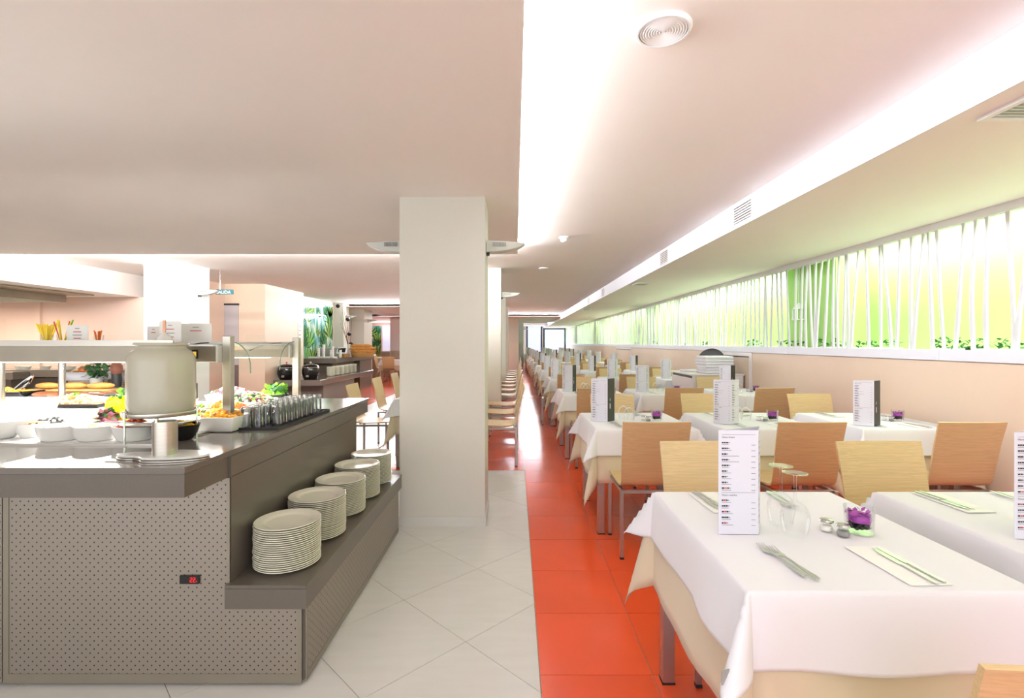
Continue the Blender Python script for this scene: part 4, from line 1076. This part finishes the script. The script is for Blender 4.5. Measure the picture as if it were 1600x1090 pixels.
def slab(x, y, hx, hy, z, lab, name, mat, cat='tray', h=.02, rz=0):
    e = empty(name, (x, y, z), lab, cat, rz=rz); MB().box(-hx, hx, -hy, hy, 0, h * .5).build('base', M[mat], e, bevel=.002)
    g = MB(); t = .008
    g.box(-hx, hx, -hy, -hy + t, h * .5, h); g.box(-hx, hx, hy - t, hy, h * .5, h); g.box(-hx, -hx + t, -hy + t, hy - t, h * .5, h); g.box(hx - t, hx, -hy + t, hy - t, h * .5, h); g.build('rim', M[mat], e); return e
slab(X(120, 3.0), 3.0, .23, .13, ZW, 'white riser block under the pasta salad tray', 'riser', 'white', 'riser', .05)
slab(X(122, 3.0), 3.0, .21, .11, ZW + .051, 'black rimmed tray of pink seafood salad', 'salad_tray', 'black')
heap('seafood_salad', X(122, 3.0), 3.0, ZW + .062, .195, .095, .05, ('pinkf', 'creamf', 'orangev', 'pinkf'), 260, .026, 'pink and cream seafood salad heaped on the black tray', seed=11)
heap('salad_garnish', X(120, 3.0), 2.98, ZW + .11, .03, .025, .01, ('lettuce',), 8, .03, 'green leaf garnish topping the seafood salad', seed=12, shape='leaf')
slab(X(125, 3.45), 3.42, .34, .10, ZW, 'long white raised tray of dark sliced bread', 'bread_riser', 'white', 'riser', .06)
for i in range(13):
    o = MB().lathe([(0, 0), (.055, 0), (.06, .006), (.055, .012), (0, .012)], 16, sx=1.1, sy=.7).build('bread_slice', M['brownf' if i % 3 else 'pebble'], None, smooth=50, loc=(X(52 + i * 11.0, 3.4), 3.38 + .03 * (i % 2), ZW + .068 + .004 * (i % 3)), rz=.3 * i); o.rotation_euler[0] = .25
    tag(o, 'dark rye slice, %s from the left on the long white tray' % ROW[i].replace('front', 'first').replace('last', 'last'), 'bread', 'rye slices')
o = MB().box(-.30, .30, -.07, .07, 0, .018).build('bread_board', M['board'], None, bevel=.006, loc=(X(125, 3.58), 3.535, ZW + .085), rz=.03); tag(o, 'wooden bread board behind the sliced rye', 'board')
for s in (-.2, .2): pass
e2 = empty('board_support', (X(125, 3.58), 3.54, ZW), 'white block carrying the wooden bread board', 'riser'); MB().box(-.22, .22, -.06, .06, 0, .084).build('block', M['white'], e2, bevel=.004)
for i in range(3):
    m = MB(); m.lathe([(0, -.09), (.012, -.08), (.021, -.04), (.023, 0), (.021, .04), (.012, .08), (0, .09)], 14, M=Matrix.Rotation(R(90), 4, 'Y'))
    o = m.build('bread_loaf', M['bread'], None, smooth=True, loc=(X(125, 3.58) - .19 + i * .19, 3.535, ZW + .085 + .018 + .022), rz=.1 * i); tag(o, 'small crusty loaf lying at the %s of the bread board' % ('left', 'middle', 'right')[i], 'bread', 'loaves on the board')
# yellow pepper halves and red leaf salad
for i, (px, yy, zz_) in enumerate(((182, 2.80, .0), (203, 2.78, .0), (193, 2.93, .0))):
    t = empty('yellow_pepper', (X(px, yy), yy, ZW), 'carved yellow pepper %s beside the crock' % ('at the left, upright', 'at the right, low', 'at the back')[i], 'pepper', 'yellow peppers')
    hh = (.13, .075, .11)[i]; m = MB(); n = 20; rows = 7; V = []
    for j in range(rows):
        z = hh * j / (rows - 1); rr = .042 * (.6 + .55 * math.sin(.4 + 2.0 * j / (rows - 1)))
        for k in range(n):
            a = 2 * math.pi * k / n; lob = 1 + .10 * math.cos(3 * a); zz2 = z - (0 if j < rows - 1 else .035 * (.5 + .5 * math.cos(3 * a))); V.append((rr * lob * math.cos(a), rr * lob * math.sin(a), max(zz2, 0)))
    m.add(V, [(j * n + k, j * n + (k + 1) % n, (j + 1) * n + (k + 1) % n, (j + 1) * n + k) for j in range(rows - 1) for k in range(n)] + [list(range(n))[::-1]])
    m.build('flesh', M['yellow'], t, smooth=True, solid=.003)
    MB().tube([(0, 0, hh * .5), (.004, 0, hh * .9), (.012, 0, hh * 1.02)], .005, 6).build('stalk', M['lettuce'], t)
heap('herb_sprigs', X(190, 2.86), 2.87, ZW + .02, .09, .05, .13, ('lettuce', 'leaf'), 60, .045, 'green herb sprigs among the yellow peppers', seed=14, shape='leaf')
heap('red_leaf_salad', X(164, 2.68), 2.70, ZW + .002, .05, .045, .055, ('purplev', 'leaf', 'brownf', 'leaf'), 90, .035, 'dark red leaf salad in front of the yellow peppers', seed=15, shape='leaf')
o = MB().lathe([(.03, 0), (.034, .05), (.03, .085), (.036, .09), (.036, .1), (0, .1)], 20).build('pepper_mill', M['black'], None, smooth=40, loc=(X(206, 3.1), 3.08, ZW)); tag(o, 'short black condiment pot behind the yellow peppers', 'pot')
dish('black_dish', X(222, 3.2), 3.18, .09, .06, .06, M['black'], 'low black dish partly hidden behind the crock')
# baskets, pot, amphora beyond the loaves: second display shelf of the island
ds = empty('display_step', (-3.3, 3.90, 0), 'raised white step at the back of the island for baskets', 'riser')
MB().box(-.5, .55, -.02, .36, .0, 1.03).build('block', M['quartz'], ds, bevel=.003)
def basket(x, y, rx, ry, h, z, lab, cloth_=True):
    e = empty('bread_basket', (x, y, z), lab, 'basket')
    m = MB()
    for k in range(7): m.tube([(rx * (.85 + .15 * k / 6) * math.cos(t * math.pi / 10), ry * (.85 + .15 * k / 6) * math.sin(t * math.pi / 10), .008 + h * k / 6) for t in range(21)], .007, 5, cap=False)
    m.build('weave', M['wicker'], e, smooth=50)
    MB().lathe([(0, .002), (.86, .002), (.99, h), (.95, h), (.82, .01), (0, .01)], 20, sx=rx, sy=ry, cap=False).build('lining', M['linen'] if cloth_ else M['wicker'], e, smooth=True)
    if cloth_: MB().lathe([(.9, h - .004), (1.06, h + .012), (1.10, h * .45), (1.08, h * .44), (1.0, h)], 20, sx=rx, sy=ry, cap=False).build('draped_cloth', M['linen'], e, smooth=True)
    return e
basket(-3.52, 4.05, .15, .11, .10, 1.031, 'basket draped in white cloth holding orange rolls'); heap('orange_rolls', -3.52, 4.05, 1.031 + .08, .12, .08, .07, ('orangev', 'bread', 'creamf'), 30, .05, 'orange and cream rolls in the left draped basket', seed=16)
hp = empty('herb_pot', (-3.36, 3.94, 1.031), 'small white pot of bushy green herbs between the baskets', 'plant')
MB().lathe([(0, 0), (.035, 0), (.045, .07), (.04, .07), (.033, .01), (0, .01)], 20, cap=False).build('pot', M['chinaw'], hp, smooth=40)
m = MB(); r = random.Random(5)
for _ in range(120): leaf(m, Vector((r.gauss(0, .035), r.gauss(0, .03), r.uniform(.06, .17))), r.uniform(0, 6.28), r.uniform(.03, .055), r.uniform(-1.2, .6))
m.build('foliage', M['leaf'], hp, fix=False)
basket(-3.06, 4.08, .21, .13, .10, 1.031, 'large basket draped in white cloth beside the crock'); heap('fruit_mix', -3.06, 4.08, 1.031 + .08, .17, .1, .05, ('redv', 'yellow', 'lettuce', 'orangev', 'whitef'), 60, .035, 'red and yellow fruit in the large draped basket', seed=17)
am = empty('oil_bottle', (-3.17, 3.91, 1.031), 'terracotta-topped oil bottle with a dark body between the baskets', 'bottle')
MB().lathe([(0, 0), (.032, 0), (.034, .07), (.03, .1)], 18, cap=False).build('body', M['pebble'], am, smooth=50); MB().lathe([(.03, .1), (.042, .13), (.04, .165), (.02, .195), (0, .2)], 18, cap=False).build('cap', M['amphora'], am, smooth=50)
# dishes right of the crock
dish('white_dish', X(338, 2.42), 2.47, .105, .09, .07, M['chinaw'], 'white rectangular dish of golden fries beside the square post'); heap('golden_fries', X(338, 2.42), 2.47, ZW + .05, .095, .08, .05, ('golden', 'golden', 'bread'), 110, .022, 'golden fried pieces in the white dish', seed=18, shape='stick')
dish('white_dish', X(348, 2.72), 2.74, .13, .09, .075, M['chinaw'], 'white dish of salmon and lettuce behind the fries'); heap('salmon_lettuce', X(350, 2.72), 2.74, ZW + .055, .115, .075, .05, ('orangev', 'lettuce', 'creamf', 'orangev'), 100, .035, 'orange salmon with lettuce in the white dish', seed=19)
heap('lettuce_leaves', X(300, 2.62), 2.62, ZW, .06, .05, .12, ('creamf', 'lettuce', 'whitef'), 80, .05, 'pale lettuce leaves right beside the crock', seed=20, shape='leaf')
dish('long_dish', X(395, 3.18), 3.05, .17, .13, .08, M['chinaw'], 'long white dish of mixed radicchio salad behind the tumblers', z=ZW); heap('radicchio_salad', X(395, 3.1), 3.05, ZW + .065, .155, .115, .06, ('purplev', 'lettuce', 'creamf', 'leaf', 'orangev', 'whitef'), 280, .03, 'mixed radicchio salad in the long white dish', seed=21)
dish('long_dish', X(360, 3.35), 3.42, .16, .10, .08, M['chinaw'], 'rear white dish of shredded salad behind the square post', z=ZW); heap('shredded_salad', X(360, 3.42), 3.42, ZW + .065, .145, .085, .06, ('purplev', 'creamf', 'whitef', 'leaf'), 200, .026, 'shredded purple and cream salad in the rear dish', seed=22)
bowl('black_bowl', X(430, 3.45), 3.45, .085, .085, .075, M['black'], 'round black bowl of green leaves near the rear post', .7); heap('green_leaves', X(430, 3.45), 3.45, ZW + .05, .075, .075, .08, ('lettuce', 'leaf'), 50, .06, 'bright green leaves in the round black bowl', seed=23, shape='leaf')
# ------------------------------------------------------------------ on top of the gantry
def straws(x, y, n, spread, h, mats, lab, seed):
    e = empty('straw_holder', (x, y, 1.3715), lab, 'straw holder'); MB().lathe([(0, 0), (.022, 0), (.025, .05), (.023, .05), (.02, .004), (0, .004)], 18, cap=False).build('cup', M['glass'], e, smooth=50)
    r = random.Random(seed)
    for i in range(n):
        a = r.uniform(0, 6.28); q = r.uniform(.3, 1); m = MB(); m.tube([(.006 * math.cos(a), .006 * math.sin(a), .005), (spread * q * math.cos(a), spread * q * math.sin(a) * .6, h * r.uniform(.9, 1.05))], .0028, 6)
        m.build('straw', M[mats[i % len(mats)]], e)
straws(X(68, 2.5), 2.52, 26, .055, .105, ('straw',), 'fan of yellow drinking straws in a small cup on the gantry', 1)
straws(X(92, 2.5), 2.52, 9, .055, .125, ('straw', 'lettuce', 'straw', 'redv'), 'bunch of striped green and yellow straws in a small cup', 2)
straws(X(142, 2.7), 2.75, 10, .03, .075, ('orangev',), 'small cluster of orange straws right of the menu sign', 4)
def sign(px, py0, D, wpx, hpx, lab, rz=0, lines=4, tilt=0):
    s = D / 768; e = empty('counter_sign', (X(px, D), D, 1.3715), lab, 'sign', rz=rz)
    w_, h = wpx * s, hpx * s
    MB().box(-w_ / 2, w_ / 2, -.001, .001, 0.004, h).build('card', M['chinaw'] if lines else M['acrylic'], e); MB().box(-w_ / 2, w_ / 2, -.02, .02, 0, .004).build('foot', M['acrylic'], e)
    m = MB()
    for i in range(lines):
        ww = w_ * (.2, .36, .42, .34, .3)[i % 5] ; z = h * (.82 - .17 * i); m.k = i % 2; m.box(-ww / 2, ww / 2, -.0016, -.0011, z - .0022, z + .0022)
    if lines: m.build('printed_lines', [M['greyink'], M['redink']], e)
sign(121, 0, 2.5, 34, 30, 'white framed card with red printed lines beside the straws')
sign(2, 0, 2.5, 16, 40, 'pale card cut by the left edge on the gantry', lines=0)
sign(168, 0, 3.0, 34, 14, 'low clear holder on the gantry behind the card', lines=0)
sign(266, 0, 2.62, 34, 36, 'middle white card above the crock', lines=4)
sign(240, 0, 2.7, 26, 28, 'left white card above the crock', rz=-.3, lines=2)
sign(306, 0, 2.75, 46, 32, 'wide right-hand white card above the crock', rz=.15, lines=2)
sign(400, 0, 3.15, 32, 14, 'low clear holder near the rear post', lines=0)
o = MB().box(-.045, .045, -.03, .03, 0, .022).build('napkin_box', M['white'], None, bevel=.003, loc=(X(80, 2.6), 2.62, 1.3715)); tag(o, 'small white box between the two bunches of straws', 'box')
t = empty('ceramic_ornament', (X(259, 2.45), 2.44, 1.3715), 'small pale pink pyramid ornament with a peg on the gantry', 'ornament')
MB().lathe([(.045, 0), (.03, .035), (.012, .055), (0, .06)], 12).build('cone', M['chinaw'], t, smooth=40); MB().box(-.006, .006, -.004, .004, .05, .12).build('peg', M['pinkf'], t)
# ------------------------------------------------------------------ kitchen-side counter
kc = empty('kitchen_counter', (-7.4, 8.0, 0), 'long grey-mauve service counter in front of the kitchen wall', 'buffet counter')
MB().box(-2.6, 1.1, .05, .5, 0, .8).build('body', M['fascia'], kc); MB().box(-2.6, 1.4, -.05, .5, .82, .94).build('worktop', M['quartz'], kc, bevel=.004); MB().box(-2.6, -.45, -.32, -.06, .80, .92).build('worktop', M['quartz'], kc, bevel=.004); MB().box(-2.6, -.6, -.2, .04, 0, .795).build('body', M['fascia'], kc)
r = random.Random(9)
for i in range(12):
    x = -9.0 + i * .24
    o = MB().lathe([(0, 0), (.05, 0), (.08, .05), (.075, .05), (.045, .006), (0, .006)], 16, cap=False).build('serving_bowl', M['chinaw'], None, smooth=50, loc=(x, 8.15 + r.uniform(-.08, .1), .9405)); tag(o, 'small white serving bowl, %s from the left on the kitchen counter' % ROW[i].replace('front', 'first'), 'bowl', 'bowls on the kitchen counter')
# ------------------------------------------------------------------ rear buffet by the mural
rb = empty('rear_buffet', (-4.6, 12.3, 0), 'grey stepped rear buffet along the mural wall', 'buffet counter')
MB().box(-.78, .12, 0, 3.3, .86, .98).build('worktop', M['quartz'], rb, bevel=.004)
MB().box(-.75, -.05, .25, 1.9, 0, .858).build('body', M['fascia'], rb); MB().box(-.75, .08, 2.0, 3.15, 0, .858).build('body', M['fascia'], rb)
MB().box(-.42, .56, -2.1, -.9, .48, .60).build('low_shelf', M['quartz'], rb, bevel=.004)
MB().box(-.42, .50, -1.8, .2, .0, .478).build('low_body', M['fascia'], rb); MB().box(-.05, .56, -.9, 1.7, .48, .60).build('low_shelf', M['quartz'], rb, bevel=.004)
for i, (x, y) in enumerate(((-4.86, 10.45), (-4.39, 10.55))):
    k = empty('soup_kettle', (x, y, .601), 'glossy black soup kettle, %s of the pair on the low shelf' % ('left' if i == 0 else 'right'), 'kettle', 'soup kettles')
    MB().lathe([(.13, 0), (.15, .02), (.178, .12), (.178, .2), (.165, .26), (.155, .275), (0, .275)], 32).build('pot', M['black'], k, smooth=50)
    MB().lathe([(.158, .276), (.15, .29), (.09, .315), (.02, .325), (0, .325)], 32).build('lid', M['black'], k, smooth=50)
    MB().lathe([(.008, .325), (.008, .34), (.022, .345), (.02, .365), (0, .37)], 16).build('lid_knob', M['redv' if i == 0 else 'chrome'], k, smooth=50)
    MB().box(-.03, .03, -.178, -.168, .05, .09).build('dial', M['steeld'], k)
    MB().lathe([(.179, .245), (.182, .25), (.179, .255)], 32, cap=False).build('band', M['chrome'], k, smooth=True)
pb = MB(); 
PB = MB().lathe([(0, 0), (.05, 0), (.095, .022), (.09, .024), (.05, .005), (0, .005)], 24, cap=False).mesh('soup_bowl', M['china'], smooth=True)
for s in range(6):
    for i in range(11):
        o = inst(PB, 'soup_bowl', None, (-4.30, 11.45 + s * .32, .6005 + i * .019)); tag(o, '%s cream bowl from the top of the %s stack on the rear buffet' % (NUM[10 - i], ROW[s].replace('front', 'first')), 'bowl', 'bowl stack %d on the rear buffet' % (s + 1))
cup = MB().lathe([(0, 0), (.025, 0), (.036, .07), (.033, .07), (.023, .005), (0, .005)], 16, cap=False).mesh('cup', M['chinaw'], smooth=True)
for s, (x, y, n) in enumerate(((-5.02, 12.55, 5), (-4.87, 12.5, 7), (-4.77, 12.75, 4), (-4.64, 12.5, 6), (-4.55, 12.8, 4), (-4.66, 13.05, 3))):
    for i in range(n):
        o = inst(cup, 'cup', None, (x, y, .9805 + i * .047)); tag(o, '%s white cup from the top of the %s stack on the rear buffet' % (NUM[n - 1 - i], ROW[s].replace('front', 'first')), 'cup', 'cup stack %d' % (s + 1))
o = MB().box(-.4, .3, -.12, .12, 0, .03).build('paper_pile', M['napkin'], None, bevel=.006, loc=(-4.95, 12.42 + .06, .9805)); o.location = (-5.0, 12.9, .9805); tag(o, 'white folded cloth lying behind the stacked cups', 'linen')
rg = empty('tablet_terminal', (-4.72, 13.35, .9805), 'small black-screened terminal tilted on a grey stand', 'terminal')
MB().box(-.12, .12, -.1, .1, 0, .1).build('stand', M['grey'], rg, bevel=.01); MB().box(-.13, .13, -.012, .012, 0, .20, Matrix.Translation((0, -.02, .1)) @ Matrix.Rotation(-.6, 4, 'X')).build('casing', M['white'], rg, bevel=.003); MB().box(-.10, .10, -.016, -.0125, .03, .17, Matrix.Translation((0, -.02, .1)) @ Matrix.Rotation(-.6, 4, 'X')).build('screen', M['black'], rg)
o = MB().box(-.32, .32, -.2, .2, 0, .26).build('coffee_machine', M['grey'], None, bevel=.03, segs=2, loc=(-5.05, 13.6, .9805)); tag(o, 'low grey rounded machine in front of the mural', 'machine')
va = empty('branch_vase', (-4.62, 13.75, .9805), 'tall pale vase of dark branches with black pompoms', 'vase')
MB().lathe([(0, 0), (.06, 0), (.07, .05), (.065, .36), (.058, .36), (.06, .02), (0, .02)], 18, cap=False).build('vase', M['cabinet'], va, smooth=50)
r = random.Random(8)
for i in range(8):
    dx = r.uniform(-.3, .25); h = r.uniform(.8, 1.35); MB().tube([(0, 0, .05), (dx * .35, r.uniform(-.05, .05), .5), (dx, r.uniform(-.08, .08), h)], [.008, .006, .003], 5).build('branch', M['brownf'], va)
for x, z in ((-.34, 1.42), (-.06, 1.05), (-.02, .64), (.03, .36)): MB().lathe([(0, -.06), (.05, -.035), (.062, 0), (.05, .035), (0, .06)], 10, (x, 0, z)).build('pompom', M['blackm'], va)
basket(-4.22, 13.6, .34, .2, .16, .9805, 'large wicker basket of baguettes on the rear buffet', False)
basket(-4.58, 13.25, .12, .1, .08, .9805, 'small wicker basket left of the baguette basket', False)
for i in range(7):
    m = MB(); m.lathe([(0, -.3), (.03, -.28), (.05, -.15), (.052, 0), (.05, .15), (.03, .28), (0, .3)], 12, M=Matrix.Rotation(R(90), 4, 'Y'))
    o = m.build('baguette', M['bread'], None, smooth=True, loc=(-4.22 + r.uniform(-.03, .06), 13.45 + (i % 3) * .12, .9805 + .16 + .075 * (i // 3)), rz=r.uniform(-.1, .1)); tag(o, 'baguette %s in the big wicker basket' % ('at the lower front', 'in the lower middle', 'at the lower back', 'at the upper front', 'in the upper middle', 'at the upper back', 'on the very top')[i], 'bread', 'baguettes in the basket')
o = MB().box(-.12, .12, -.1, .1, 0, .05).build('crumpled_napkin', M['napkin'], None, bevel=.02, segs=2, smooth=True, loc=(-4.6 + .95 - .3, 14.6, .9805)); o.location = (-4.25, 14.5, .9805); tag(o, 'crumpled white cloth right of the baguette basket', 'linen')
ns = empty('notice_strip', (-5.036, 11.5, 1.62), 'narrow white notice strip on the wall corner beside the mural', 'notice'); MB().box(-.002, .002, -.08, .08, -.22, .22).build('sheet', M['paper'], ns)
m = MB()
for i in range(4): m.box(.002, .003, -.05, .04, .12 - i * .1, .16 - i * .1)
m.build('printed_marks', M['greyink'], ns)
# hide nothing: every prototype was placed
